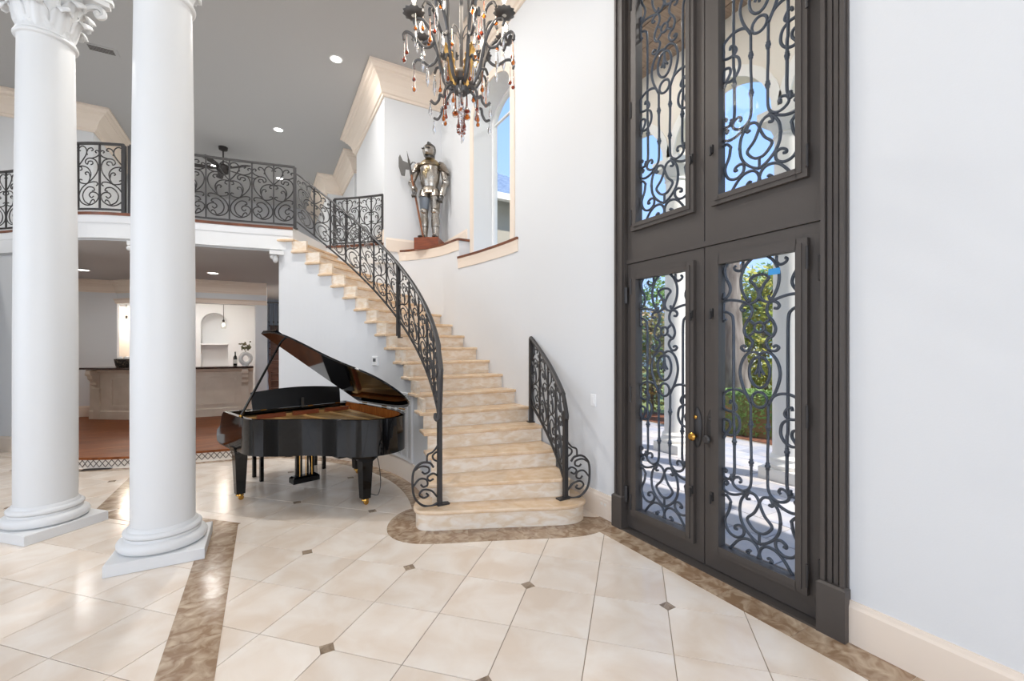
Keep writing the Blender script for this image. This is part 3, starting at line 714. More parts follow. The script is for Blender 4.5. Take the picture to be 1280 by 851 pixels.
# grille strokes traced on the glazed panel plane, kept in panel coordinates (across from centre, height)
GX = 2.90; GC = 1.751
def g1(p, k): 
    sc, y0 = ((0.15267, 300), (0.15267, 420), (0.1293, 530), (0.1293, 620))[k]
    Y, z = pixX(890 + sc * p[0], y0 + sc * p[1], GX); return (Y - GC, z)
def G(*runs):
    out = []
    for k, pts in runs: out += [g1(p, k) for p in pts]
    return out
HALF = [
    G((0, [(318, 130), (262, 210), (226, 300), (226, 390), (250, 460), (285, 505), (300, 470)])),
    G((0, [(372, 285), (330, 297), (297, 330), (325, 360), (350, 400), (368, 450), (350, 495), (320, 515), (290, 522)])),
    G((0, [(118, 180), (92, 240), (100, 310), (130, 370), (135, 420), (110, 470), (80, 485), (60, 465), (68, 440), (88, 448)])),
    G((0, [(20, 600), (55, 545), (90, 508), (130, 494), (190, 497), (250, 510), (290, 525)])),
    G((0, [(240, 180), (240, 225), (215, 255), (180, 250), (168, 230), (182, 214)])),
    G((0, [(258, 575), (235, 582), (222, 560), (245, 530), (290, 524), (312, 570), (305, 620), (265, 680), (248, 740), (268, 790)]), (1, [(300, 20), (318, 60), (290, 112), (250, 120), (225, 95), (245, 78), (265, 90)])),
    G((0, [(296, 660), (332, 690)])), G((0, [(290, 785), (332, 748)])),
    G((0, [(105, 648), (85, 665), (58, 640), (66, 605), (100, 590), (140, 610), (160, 660), (163, 850)]), (1, [(163, 200), (163, 430), (163, 700)]), (2, [(200, 40), (200, 250), (200, 460), (175, 515), (130, 522), (95, 495), (82, 450), (100, 425), (125, 440), (116, 462)])),
    G((1, [(372, 150), (330, 130), (280, 142), (235, 200), (215, 290), (230, 380), (260, 460), (300, 540)])),
    G((1, [(372, 168), (322, 190), (292, 260), (297, 340), (330, 400), (372, 425)])),
    G((1, [(372, 205), (362, 265), (334, 312)])),
    G((1, [(300, 545), (265, 475), (205, 440), (140, 438), (85, 470), (62, 530), (85, 590), (150, 615), (185, 590), (168, 545), (140, 528), (134, 552)])),
    G((1, [(150, 615), (200, 660), (212, 740), (182, 795), (130, 808), (75, 770), (50, 720), (90, 680), (130, 695), (136, 740), (108, 785), (78, 830)])),
    G((1, [(302, 545), (303, 700), (303, 840)]), (2, [(362, 250), (362, 470), (358, 570), (335, 622), (280, 640), (220, 610), (185, 560), (200, 515), (245, 510), (266, 545), (250, 560)])),
    G((2, [(120, 582), (140, 562), (112, 540), (84, 565), (95, 620), (150, 665), (220, 676), (300, 660)])),
    G((2, [(352, 640), (298, 680), (262, 740), (250, 830)]), (3, [(252, 110), (260, 200), (292, 285), (350, 370), (410, 432), (458, 462)])),
    G((2, [(352, 718), (322, 716), (318, 690), (345, 655), (400, 682), (434, 740)]), (3, [(432, 80), (390, 155), (325, 205), (350, 270), (400, 330), (452, 358)])),
    G((2, [(84, 676), (130, 685), (165, 740)]), (3, [(162, 60), (150, 130), (112, 210), (124, 290), (165, 355), (230, 390), (285, 370), (290, 310), (250, 275), (210, 280), (205, 305), (230, 312)])),
    G((3, [(150, 500), (172, 480), (230, 425), (290, 402), (360, 420), (412, 470), (438, 540), (424, 592)])),
    G((3, [(345, 548), (320, 528), (345, 514), (362, 532)]))]
CENTRE = [G((0, [(372, 390), (372, 500)])), G((1, [(372, 150), (372, 240), (372, 335)])), G((3, [(452, 358), (452, 465)]))]
RING1 = (g1((367, 715), 0), 0.034); RING2 = (g1((372, 520), 1), 0.052)
GW = 0.262
def clipg(P): return [(max(-GW, min(GW, u)), max(0.20, min(2.262, v))) for u, v in P]
gz0, gz1 = 0.212, 2.252
grille_meshes = []
def grille_parts():
    out = []
    def tb(P, r=0.0102, cl=False):
        m = MB().tube([(0, q.x, q.y) for q in cat([(u, v, 0) for u, v in P], 4, cl)], r, 6, closed=cl); out.append(('grille_scroll', m))
    for P in HALF:
        P = clipg(P); tb(P); tb([(-u, v) for u, v in P])
    for P in CENTRE: tb([(0.0 if abs(u) < 0.03 else u, v) for u, v in P])
    for (c, v), r in (RING1, RING2): tb([(r * math.cos(2 * PI * k / 12), v + r * math.sin(2 * PI * k / 12)) for k in range(12)], cl=True)
    # collars on the straight bars
    for st, zs in ((14, (0.86, 1.12)), (8, (0.72, 0.98))):
        for zc in zs:
            u = min(HALF[st], key=lambda p: abs(p[1] - zc))[0]
            for s_ in (-1, 1):
                m = MB().lathe([(0.010, -0.026), (0.015, -0.02), (0.011, -0.012), (0.018, -0.006), (0.018, 0.006), (0.011, 0.012), (0.015, 0.02), (0.010, 0.026)], 8, Matrix.Translation((0, s_ * u, zc)))
                out.append(('grille_collar', m))
    return out
gp = [(n, m.mesh(n, 'grille_iron', True)) for n, m in grille_parts()]
def leaf(name, y0, y1, z0, z1, gz, lock):
    yc = (y0 + y1) / 2; gw = 0.265; ga, gb = gz
    lf = bpy.data.objects.new(name, None)
    m = MB(); X0, X1 = 2.875, 2.92
    m.box(X0, X1, y0 + 0.003, yc - gw, z0, z1).box(X0, X1, yc + gw, y1 - 0.003, z0, z1).box(X0, X1, yc - gw, yc + gw, z0, ga).box(X0, X1, yc - gw, yc + gw, gb, z1)
    L_ = m.build(name, 'iron_bronze', door, world=True)
    s_ = MB(); e = 0.062
    for (a, b, c, d) in ((yc - gw - e, yc - gw + 0.004, ga - e, gb + e), (yc + gw - 0.004, yc + gw + e, ga - e, gb + e), (yc - gw, yc + gw, ga - e, ga + 0.004), (yc - gw, yc + gw, gb - 0.004, gb + e)):
        s_.box(2.842, 2.876, a, b, c, d)
    for (a, b, c, d) in ((yc - gw - e * 0.5, yc - gw + 0.004, ga - e * 0.5, gb + e * 0.5), (yc + gw - 0.004, yc + gw + e * 0.5, ga - e * 0.5, gb + e * 0.5), (yc - gw, yc + gw, ga - e * 0.5, ga + 0.004), (yc - gw, yc + gw, gb - 0.004, gb + e * 0.5)):
        s_.box(2.834, 2.843, a, b, c, d)
    s_.build('sash_frame', 'iron_bronze', L_, world=True)
    MB().box(2.862, 2.868, yc - gw, yc + gw, ga, gb).build('pane', 'pane', L_, world=True)
    inv = ROOTM[L_.name].inverted()
    for n, me in gp:
        o = bpy.data.objects.new(n, me); COL.objects.link(o); o.parent = L_; o.location = inv @ Vector((GX, yc, ga - gz0))
    for zz in (ga + 0.35, gb - 0.35):                       # sash latches on the lock side
        yl = yc + lock * (gw + 0.05)
        MB().box(2.826, 2.842, yl - 0.012, yl + 0.012, zz - 0.03, zz + 0.03).box(2.812, 2.828, yl - 0.006, yl + 0.006, zz - 0.05, zz + 0.012).build('latch', 'iron', L_, world=True)
    yh = yc - lock * (gw + 0.062)
    for zz in (ga + 0.06, (ga + gb) / 2, gb - 0.06): MB().lathe([(0.009, -0.07), (0.009, 0.07)], 8, Matrix.Translation((2.84, yh, zz))).build('sash_hinge', 'iron', L_, world=True)
    return L_
for y0, y1, lock in ((1.337, 2.139, 1), (2.141, 2.943, -1)):
    Lf = leaf('door_leaf', y0, y1, 0.022, 2.40, (gz0, gz1), lock)
    yl = 2.14 - lock * 0.062
    MB().ball((2.868, yl, 1.04), (0.014, 0.042, 0.155), 16, 10).build('escutcheon', 'iron', Lf, world=True, smooth=True)
    MB().lathe([(0.012, 0), (0.012, 0.03), (0.03, 0.04), (0.032, 0.055), (0.02, 0.068)], 14, Matrix.Translation((2.86, yl, 0.975)) @ Matrix.Rotation(-PI / 2, 4, 'Y')).build('knob', 'brass' if lock < 0 else 'iron', Lf, world=True, smooth=True)
    MB().lathe([(0.014, 0), (0.014, 0.012), (0.006, 0.016)], 12, Matrix.Translation((2.86, yl, 1.12)) @ Matrix.Rotation(-PI / 2, 4, 'Y')).build('deadbolt', 'brass' if lock < 0 else 'iron', Lf, world=True, smooth=True)
    yh = 1.337 if lock > 0 else 2.943
    for zz in (0.32, 2.12): MB().lathe([(0.016, -0.075), (0.02, -0.07), (0.02, 0.07), (0.016, 0.075)], 10, Matrix.Translation((2.858, yh, zz))).build('hinge', 'iron', Lf, world=True)
    leaf('transom_panel', y0, y1, 2.447, 4.958, (2.745, 4.785), lock)
st = MB().box(2.8595, 2.8615, 1.58, 1.655, 2.12, 2.16); st.build('sticker', 'tape_blue', door, world=True)

# ---- arched stair window
wn = MB(); 
def archband(r0, r1, x0, x1, m):
    n = 20
    for sgn, a, b in ((1, 0, 0), ):
        for k in range(n):
            t0, t1 = PI * k / n, PI * (k + 1) / n
            e0 = RISE + (r0 - rw_); e1 = RISE + (r1 - rw_)
            m.prismX([(cyw + r0 * math.cos(t0), SPR + e0 * math.sin(t0)), (cyw + r1 * math.cos(t0), SPR + e1 * math.sin(t0)), (cyw + r1 * math.cos(t1), SPR + e1 * math.sin(t1)), (cyw + r0 * math.cos(t1), SPR + e0 * math.sin(t1))], x0, x1)
    for s_ in (-1, 1): m.box(x0, x1, min(cyw + s_ * r0, cyw + s_ * r1), max(cyw + s_ * r0, cyw + s_ * r1), SILL, SPR)
cas = MB(); archband(rw_, rw_ + 0.11, WX - 0.02, WX + 0.0, cas); win = struct(cas, 'window_1', 'trim_cream')
fr = MB(); archband(rw_ - 0.05, rw_ + 0.002, 3.18, 3.25, fr); fr.box(3.18, 3.25, SY0, SY1, SILL, SILL + 0.06).box(3.2, 3.24, SY0, SY1, SPR - 0.012, SPR + 0.012)
fr.build('window_frame', 'trim_white', win, world=True)
MB().prismX([(SY0, SILL), (SY1, SILL)] + arc, 3.21, 3.216).build('pane', 'pane', win, world=True)

# ================================================================== COLUMNS
def leaf_mesh(name, L, W, curl, matn):
    m = MB(); nu, nv = 8, 14; vs = []; fs = []
    for j in range(nv + 1):
        t = j / nv
        wd = W * (0.75 + 0.25 * math.sin(PI * min(1, t * 1.3))) * (1 - 0.55 * max(0, t - 0.75) / 0.25) * (1 + 0.10 * math.sin(t * PI * 7))
        # centre line rises, then curls out and over
        ang = 0.0 if t < 0.55 else (t - 0.55) / 0.45 * PI * 0.85
        if t < 0.55: x, z = 0.012 + 0.03 * (t / 0.55) ** 2, L * t
        else:
            x = 0.042 + curl * (1 - math.cos(ang)); z = L * 0.55 + curl * 1.5 * math.sin(ang) * 1.0 + (L * 0.25) * min(1, (t - 0.55) / 0.25)
        for i in range(nu + 1):
            u = i / nu * 2 - 1
            rib = -0.010 * (1 - abs(u)) * 0 + 0.010 * math.cos(u * PI * 2.5) * (1 - 0.3 * abs(u))
            back = 0.035 * u * u
            vs.append((x + rib - back, u * wd / 2, z - 0.02 * abs(u) * t))
    for j in range(nv):
        for i in range(nu): a = j * (nu + 1) + i; fs.append((a, a + 1, a + nu + 2, a + nu + 1))
    m.add(vs, fs); me = m.mesh(name, matn, True); return me
LEAF1 = leaf_mesh('acanthus_leaf', 0.19, 0.175, 0.045, 'white_paint'); LEAF2 = leaf_mesh('acanthus_leaf', 0.33, 0.17, 0.055, 'white_paint')
def column(loc, rz, label, k=1.0):
    c = thing('column', label, 'column', loc, rz, None)
    H = 4.40
    MB().bbox(-0.30, 0.30, -0.30, 0.30, 0, 0.085, 0.004).build('plinth', 'white_paint', c)
    prof = [(0.247, 0.08)]
    for k_ in range(9): t = -PI / 2 + PI * k_ / 8; prof.append((0.250 + 0.042 * math.cos(t), 0.127 + 0.042 * math.sin(t)))
    prof += [(0.246, 0.17), (0.244, 0.19)]
    for k_ in range(7): t = -PI / 2 + PI * k_ / 6; prof.append((0.232 + 0.022 * math.cos(t), 0.212 + 0.022 * math.sin(t)))
    prof += [(0.226, 0.236), (0.222, 0.25), (0.212, 0.262)]
    MB().lathe(prof, 40).build('base', 'white_paint', c, smooth=True, angle=0.6)
    sh = [(0.2085 - 0.0225 * (max(0, t - 0.3) / 0.7) ** 1.6, lerp(0.26, H, t)) for t in [q / 24 for q in range(25)]]
    MB().lathe(sh, 48).build('shaft', 'white_paint', c, smooth=True, angle=0.6)
    ast = [(0.186, H - 0.01)] + [(0.190 + 0.022 * math.cos(t), H + 0.018 + 0.02 * math.sin(t)) for t in [-PI / 2 + PI * q / 8 for q in range(9)]] + [(0.198, H + 0.042), (0.198, H + 0.055), (0.185, H + 0.06)]
    cap = MB().lathe(ast + [(0.18, H + 0.07), (0.178, H + 0.25), (0.19, H + 0.38), (0.23, H + 0.46), (0.25, H + 0.485)], 40).build('capital', 'white_paint', c, smooth=True, angle=0.6)
    cz = cap.location
    def put(me, a, z, r):
        o = bpy.data.objects.new('acanthus_leaf', me); COL.objects.link(o); o.parent = cap; o.location = Vector((r * math.cos(a), r * math.sin(a), z)) - cz; o.rotation_euler = (0, 0, a)
        sm = o.modifiers.new('thickness', 'SOLIDIFY'); sm.thickness = 0.014
    for q in range(8): put(LEAF1, 2 * PI * q / 8, H + 0.055, 0.172)
    for q in range(8): put(LEAF2, 2 * PI * (q + 0.5) / 8, H + 0.055, 0.166)
    for q in range(4):                                     # corner volutes
        a = PI / 4 + q * PI / 2; d = Vector((math.cos(a), math.sin(a), 0))
        sp = [d * 0.20 + Vector((0, 0, H + 0.33)), d * 0.25 + Vector((0, 0, H + 0.42)), d * 0.33 + Vector((0, 0, H + 0.475)), d * 0.385 + Vector((0, 0, H + 0.45)), d * 0.39 + Vector((0, 0, H + 0.405)), d * 0.36 + Vector((0, 0, H + 0.385)), d * 0.34 + Vector((0, 0, H + 0.41)), d * 0.36 + Vector((0, 0, H + 0.43))]
        MB().tube(cat(sp, 4), 0.026, 6).build('volute', 'white_paint', cap, world=False, smooth=True).location -= cz
    ab = []
    for q in range(4):
        a = PI / 4 + q * PI / 2; c0 = Vector((math.cos(a), math.sin(a), 0)) * 0.44; tdir = Vector((-math.sin(a), math.cos(a), 0)); c1_ = Vector((math.cos(a + PI / 2), math.sin(a + PI / 2), 0)) * 0.44
        p0 = c0 + tdir * 0.03; p1 = c1_ - Vector((-math.sin(a + PI / 2), math.cos(a + PI / 2), 0)) * 0.03
        for t in range(7):
            p = p0.lerp(p1, t / 6); mid = (p0 + p1) / 2; inw = -mid.normalized() * 0.075 * math.sin(PI * t / 6); ab.append(((p + inw).x, (p + inw).y))
    MB().prism(ab, H + 0.485, H + 0.53).prism([(x * 1.05, y * 1.05) for x, y in ab], H + 0.53, H + 0.565).build('abacus', 'white_paint', c)
    MB().box(-0.2, 0.2, -0.2, 0.2, H + 0.565, H + 0.60).build('impost', 'white_paint', c)
    return c
column((-0.712, 4.44, 0.002), 0, 'white round column on a square plinth, standing right beside the brown marble floor strip')
column((-1.735, 5.545, 0.002), PI / 4, 'white round column with a leafy capital, its plinth turned cornerwise, clear of the brown strip')
# smaller support under the balcony, mostly hidden by the column
sp_ = thing('balcony_post', 'slim white post with a scrolled capital under the balcony edge', 'column', (-1.52, 7.91, 0.151))
MB().box(-0.10, 0.10, -0.10, 0.10, 0, 0.14).build('plinth', 'white_paint', sp_)
MB().lathe([(0.085, 0.14), (0.075, 0.18), (0.07, 1.5), (0.062, 2.72), (0.075, 2.74), (0.07, 2.78), (0.10, 2.88)], 20).build('shaft', 'white_paint', sp_, smooth=True, angle=0.6)
cp = MB().box(-0.13, 0.13, -0.13, 0.13, 2.90, 2.96)
for a in range(4):
    d = Vector((math.cos(PI / 4 + a * PI / 2), math.sin(PI / 4 + a * PI / 2), 0)); cp.ball(d * 0.15 + Vector((0, 0, 2.86)), 0.035, 8, 6)
    cp.ball(Vector((math.cos(a * PI / 2), math.sin(a * PI / 2), 0)) * 0.085 + Vector((0, 0, 2.82)), (0.04, 0.04, 0.06), 8, 6)
cp.build('capital', 'white_paint', sp_, smooth=True, angle=0.6)
# console capital at the end of the stair wall
cc = MB(); pc = pol(R_WALL - 0.02, 0.968, 0)
kk = thing('console_bracket', 'small white scrolled console capital on the stair wall end, under the balcony', 'bracket', (pc.x - 0.03, pc.y + 0.06, UF - 0.55))
MB().box(-0.13, 0.06, -0.12, 0.08, 0.12, 0.178).build('abacus', 'white_paint', kk)
MB().ball((-0.09, -0.06, 0.085), 0.035, 10, 6).ball((-0.05, -0.05, 0.06), (0.04, 0.05, 0.06), 10, 6).build('scroll', 'white_paint', kk, smooth=True)

# ================================================================== GRAND PIANO
PR = math.atan2(0.305, 0.952)
piano = thing('grand_piano', 'black glossy baby grand piano with its lid propped open', 'piano', (0.40, 5.745, 0.002), PR)
# local frame: x treble(-) to bass(+), tail towards -y, keyboard towards +y
out_ = [(-0.735, 0.30), (-0.735, -0.18)]
bent = cat([(-0.735, -0.18), (-0.725, -0.38), (-0.66, -0.55), (-0.52, -0.70), (-0.36, -0.83), (-0.22, -0.99), (-0.10, -1.18), (0.02, -1.33), (0.18, -1.41), (0.36, -1.41), (0.52, -1.32), (0.62, -1.16), (0.665, -0.95), (0.68, -0.7)], 5)
OUT = [(-0.735, 0.30)] + [(p.x, p.y) for p in bent] + [(0.685, -0.3), (0.69, 0.30)]
def offset_in(poly, d):
    res = []; n = len(poly); ar = sum(poly[i][0] * poly[(i + 1) % n][1] - poly[(i + 1) % n][0] * poly[i][1] for i in range(n)); sg = 1 if ar > 0 else -1
    for i in range(n):
        a, b, c = Vector(poly[i - 1]), Vector(poly[i]), Vector(poly[(i + 1) % n]); t0 = (b - a).normalized(); t1 = (c - b).normalized()
        n0 = Vector((-t0.y, t0.x)) * sg; n1 = Vector((-t1.y, t1.x)) * sg; m_ = (n0 + n1); m_ = m_ / max(0.5, m_.dot(n0)); res.append((b.x + m_.x * d, b.y + m_.y * d))
    return res
ZB, ZT = 0.56, 0.925
INN = offset_in(OUT, 0.045)
rim = MB(); n = len(OUT); vs = [(x, y, z) for z in (ZB, ZT) for x, y in OUT] + [(x, y, z) for z in (ZB + 0.2, ZT) for x, y in INN]
fs = []
for i in range(n):
    j = (i + 1) % n
    if i == n - 1: continue
    fs += [(i, j, n + j, n + i), (2 * n + j, 2 * n + i, 3 * n + i, 3 * n + j), (n + i, n + j, 3 * n + j, 3 * n + i)]
fs += [tuple(range(n)), (0, n, 3 * n, 2 * n), (n - 1, 2 * n - 1, 4 * n - 1, 3 * n - 1)]
rim.add(vs, fs).build('rim', 'piano_black', piano, smooth=True, angle=0.5)
MB().prism(INN, ZB + 0.18, ZB + 0.20).build('soundboard', 'piano_wood', piano)
inner_lining = MB(); vs = [(x, y, z) for z in (ZB + 0.2, ZT - 0.002) for x, y in offset_in(OUT, 0.047)]
inner_lining.add(vs, [(j, i, n + i, n + j) for i in range(n - 1) for j in (i + 1,)]).build('rim_lining', 'piano_wood', piano)
PL = offset_in(OUT, 0.075)
plate = MB().prism(PL, ZB + 0.235, ZB + 0.255)
plate.build('iron_plate', 'piano_gold', piano)
for x0, y0, x1, y1 in ((-0.35, 0.2, -0.12, -0.95), (-0.02, 0.2, 0.14, -1.2), (0.3, 0.2, 0.38, -1.2), (0.56, 0.2, 0.5, -1.1)):
    MB().tube([(x0, y0, ZB + 0.275), (x1, y1, ZB + 0.275)], 0.018, 6).build('plate_strut', 'piano_gold', piano)
stg = MB()
for k in range(44):
    t = k / 43; x0 = lerp(-0.62, 0.6, t); yl = -0.30 - 0.95 * min(1, t * 1.25) ** 1.1 + max(0, t - 0.8) * 0.5
    stg.tube([(x0, 0.16, ZB + 0.285), (x0 * 0.55 + (0.05 if t > .5 else -.1) + 0.12 * t, yl, ZB + 0.285)], 0.0022, 3)
o = stg.build('strings', 'string_steel', piano); o['kind'] = 'stuff'
MB().box(-0.66, 0.62, 0.10, 0.24, ZB + 0.255, ZB + 0.31).build('pin_block', 'piano_gold', piano)
for k in range(3): MB().box(-0.5 + k * 0.38, -0.2 + k * 0.38, 0.0, 0.03, ZB + 0.29, ZB + 0.335).build('damper_rail', 'wood_red', piano)
# keyboard end
for x0, x1 in ((-0.735, -0.63), (0.585, 0.69)):
    m = MB(); m.prismX([(0.30, ZB), (0.62, ZB), (0.645, ZB + 0.06), (0.62, ZB + 0.13), (0.50, ZB + 0.19), (0.42, ZB + 0.33), (0.36, ZT), (0.30, ZT)], x0, x1); m.build('cheek', 'piano_black', piano)
MB().box(-0.72, 0.675, 0.25, 0.63, ZB - 0.02, ZB + 0.03).build('key_bed', 'piano_black', piano)
MB().box(-0.63, 0.585, 0.595, 0.625, ZB + 0.03, ZB + 0.09).build('key_slip', 'piano_black', piano)
kb = MB()
for k in range(52): x0 = -0.615 + k * (1.185 / 52); kb.box(x0 + 0.0006, x0 + 1.185 / 52 - 0.0006, 0.43, 0.59, ZB + 0.05, ZB + 0.105)
o = kb.build('white_keys', 'key_white', piano); o['kind'] = 'stuff'
bk = MB()
for k in range(51):
    if k % 7 in (1, 4): continue
    x0 = -0.615 + (k + 1) * (1.185 / 52); bk.box(x0 - 0.006, x0 + 0.006, 0.43, 0.53, ZB + 0.105, ZB + 0.117)
o = bk.build('black_keys', 'piano_satin', piano); o['kind'] = 'stuff'
MB().prismX([(0.30, ZB + 0.2), (0.42, ZB + 0.11), (0.425, ZB + 0.13), (0.36, ZT), (0.30, ZT)], -0.63, 0.585).build('fallboard', 'piano_black', piano)
# music desk
MB().box(-0.60, 0.56, 0.06, 0.28, ZT - 0.004, ZT + 0.014).build('desk_shelf', 'piano_black', piano)
md = [(-0.52, 0.0)] + [(lerp(-0.53, 0.50, k / 14), 0.20 + 0.035 * math.sin(PI * k / 14)) for k in range(15)] + [(0.49, 0.0)]
Mm = Matrix.Translation((0, 0.10, ZT + 0.015)) @ Matrix.Rotation(math.radians(78), 4, 'X')
MB().prism(md, 0, 0.014, Mm).build('music_desk', 'piano_satin', piano)
MB().box(-0.012, 0.012, 0.02, 0.05, ZT + 0.01, ZT + 0.12).box(-0.02, 0.02, 0.01, 0.06, ZT + 0.01, ZT + 0.03).build('desk_stay', 'steel_dark', piano)
for x in (-0.42, 0.10, 0.44): MB().box(x - 0.03, x + 0.03, 0.05, 0.068, ZT + 0.012, ZT + 0.022).build('desk_hinge', 'brass', piano)
# lid, hinged on the bass side
LA = math.radians(36.5); HX = 0.70
ML = Matrix.Translation((HX, 0, ZT + 0.012)) @ Matrix.Rotation(LA, 4, 'Y') @ Matrix.Translation((-HX, 0, 0))
lid_poly = [(-0.75, 0.0)] + [(x * 1.02, y * 1.012) for x, y in OUT[1:-2]] + [(0.705, -0.4), (0.705, 0.0)]
MB().prism(lid_poly, 0, 0.02, ML).build('lid', 'piano_black', piano, bevel=0.003)
MF = ML @ Matrix.Translation((0, 0, 0.024))
MB().prism([(-0.75, 0.0), (-0.75, -0.02), (0.70, -0.02), (0.70, 0.0)], -0.022, 0.02, MF).box(-0.75, 0.70, -0.40, -0.005, 0.0, 0.018, MF).build('lid_front_flap', 'piano_black', piano)
for y in (-0.15, -0.62, -1.0): MB().lathe([(0.008, -0.05), (0.008, 0.05)], 8, Matrix.Translation((HX, y, ZT + 0.012)) @ Matrix.Rotation(PI / 2, 4, 'X')).build('lid_hinge', 'brass', piano)
tip = ML @ Vector((-0.60, -0.26, 0.0))
MB().tube([(-0.70, -0.14, ZT), tip], [0.013, 0.011], 8).build('lid_prop', 'piano_black', piano, smooth=True)
MB().ball((-0.70, -0.14, ZT), 0.018, 8, 6).build('prop_socket', 'brass', piano)
# legs with brass casters
for x, y in ((-0.672, 0.0), (0.672, 0.0), (0.17, -1.13)):
    lg = MB()
    for (w0, w1, z0, z1) in ((0.042, 0.060, 0.075, 0.50), (0.066, 0.066, 0.50, 0.535), (0.072, 0.080, 0.535, 0.585)):
        vs = [(x + sx_ * w_, y + sy_ * w_, z) for w_, z in ((w0, z0), (w1, z1)) for sy_ in (-1, 1) for sx_ in (-1, 1)]
        lg.add(vs, [(0, 2, 3, 1), (4, 5, 7, 6), (0, 1, 5, 4), (2, 6, 7, 3), (0, 4, 6, 2), (1, 3, 7, 5)])
    L_ = lg.build('leg', 'piano_black', piano)
    cs = MB().lathe([(0.036, 0.05), (0.04, 0.056), (0.03, 0.085)], 14, Matrix.Translation((x, y, 0))).lathe([(0.024, -0.014), (0.027, -0.01), (0.027, 0.01), (0.024, 0.014)], 14, Matrix.Translation((x + 0.012, y, 0.028)) @ Matrix.Rotation(PI / 2, 4, 'X')).box(x - 0.008, x + 0.03, y - 0.02, y + 0.02, 0.03, 0.055)
    cs.v = [p - L_.location for p in cs.v]; cs.build('caster', 'brass', L_, smooth=True, angle=0.6)
# carved apron and belly beams under the tail
MB().prismY([(-0.02, 0.56), (0.42, 0.56), (0.38, 0.52), (0.28, 0.50), (0.22, 0.46), (0.12, 0.46), (0.08, 0.50), (0.0, 0.52)], -1.20, -1.05).build('leg_bracket', 'piano_black', piano)
MB().box(-0.60, 0.55, -0.25, -0.15, 0.50, 0.56).box(-0.05, 0.05, -1.0, -0.2, 0.50, 0.56).build('belly_beam', 'piano_satin', piano)
MB().prism([(-0.72, 0.60), (-0.72, -0.12), (0.675, -0.12), (0.675, 0.60)], 0.53, 0.56).build('key_frame', 'piano_satin', piano)
# pedal lyre
ly = MB()
for x in (-0.085, 0.085): ly.box(x - 0.018, x + 0.018, -0.04, 0.0, 0.12, 0.53)
ly.box(-0.045, -0.03, -0.03, -0.01, 0.12, 0.53).box(0.03, 0.045, -0.03, -0.01, 0.12, 0.53)
ly.build('lyre', 'piano_black', piano)
MB().bbox(-0.15, 0.15, -0.09, 0.05, 0.06, 0.135, 0.02).build('lyre_box', 'piano_black', piano)
for x in (-0.07, 0, 0.07):
    MB().tube(cat([(x, 0.03, 0.085), (x, 0.09, 0.085), (x, 0.15, 0.075)], 4), 0.011, 8).build('pedal', 'brass', piano, smooth=True)
    MB().tube([(x, -0.06, 0.13), (x, -0.05, 0.53)], 0.005, 6).build('pedal_rod', 'brass', piano)
MB().tube([(0.10, 0.03, 0.13), (0.16, 0.30, 0.53)], 0.008, 6).build('lyre_brace', 'piano_satin', piano)
# bench behind
bench = thing('piano_bench', 'black piano bench on slim square legs behind the keyboard', 'bench', (0.285, 6.43, 0.002), PR)
MB().bbox(-0.42, 0.42, -0.17, 0.17, 0.44, 0.50, 0.015).build('seat', 'piano_satin', bench)
MB().box(-0.40, 0.40, -0.15, 0.15, 0.38, 0.44).build('apron', 'piano_black', bench)
for sx_ in (-1, 1):
    for sy_ in (-1, 1): MB().box(sx_ * 0.385 - 0.02, sx_ * 0.385 + 0.02, sy_ * 0.135 - 0.02, sy_ * 0.135 + 0.02, 0, 0.38).build('leg', 'piano_black', bench)
cd_ = cat([(1.02, 5.02, 0.55), (1.10, 5.02, 0.40), (1.13, 5.00, 0.15), (1.10, 4.98, 0.012), (1.05, 5.0, 0.008), (0.98, 5.15, 0.008)], 6)
tag(MB().tube(cd_, 0.004, 5).build('power_cord', 'cord_black'), 'thin black cord hanging from under the piano to the floor', 'cord')

# ================================================================== CHANDELIER
CH = Vector((1.29, 3.06, 3.19))
ch = thing('chandelier', 'grey iron candle chandelier hung with amber and clear glass drops', 'chandelier', CH)
def zc(z): return z - CH.z
MB().tube([(0, 0, zc(3.66)), (0, 0, zc(4.9)), (0, 0, zc(CEIL - 0.04))], 0.014, 10).build('stem', 'chand_iron', ch, smooth=True)
MB().lathe([(0.02, zc(CEIL - 0.16)), (0.09, zc(CEIL - 0.06)), (0.11, zc(CEIL - 0.0))], 20).build('canopy', 'chand_iron', ch, smooth=True)
MB().lathe([(0.018, zc(3.76)), (0.055, zc(3.73)), (0.066, zc(3.695)), (0.06, zc(3.66)), (0.045, zc(3.645)), (0.05, zc(3.63)), (0.062, zc(3.60)), (0.05, zc(3.57)), (0.02, zc(3.55))][::-1], 20).build('hub', 'chand_iron', ch, smooth=True, angle=0.6)
def rad(u, v, a): return Vector((u * math.cos(a), u * math.sin(a), zc(v)))
def drop(kind, L):
    if kind == 'crystal': return MB().lathe([(0.001, 0), (0.008, -0.01), (0.003, -0.018), (0.012, -0.05), (0.014, -L * 0.7), (0.001, -L)], 6)
    m = MB().lathe([(0.002, 0), (0.003, -0.01), (0.004, -L * 0.45), (0.007, -L * 0.68), (0.014, -L * 0.82), (0.017, -L * 0.90), (0.012, -L * 0.97), (0.001, -L)], 8); return m
DROPS = {(k, L): drop(k, L).mesh(nm, mt, True) for k, L, nm, mt in (('amber', 0.17, 'amber_drop', 'amber'), ('dark', 0.15, 'amber_drop', 'amber_dark'), ('amber', 0.13, 'amber_drop', 'amber'), ('crystal', 0.16, 'crystal_drop', 'crystal'), ('crystal', 0.11, 'crystal_drop', 'crystal'))}
def hang(p, k, L):
    me = DROPS[(k, L)]; o = bpy.data.objects.new(me.name.split('.')[0], me); COL.objects.link(o); o.parent = ch; o.location = Vector(p) + Vector((0, 0, -0.008)); o.rotation_euler = (0, 0, random.uniform(0, 6))
    return o
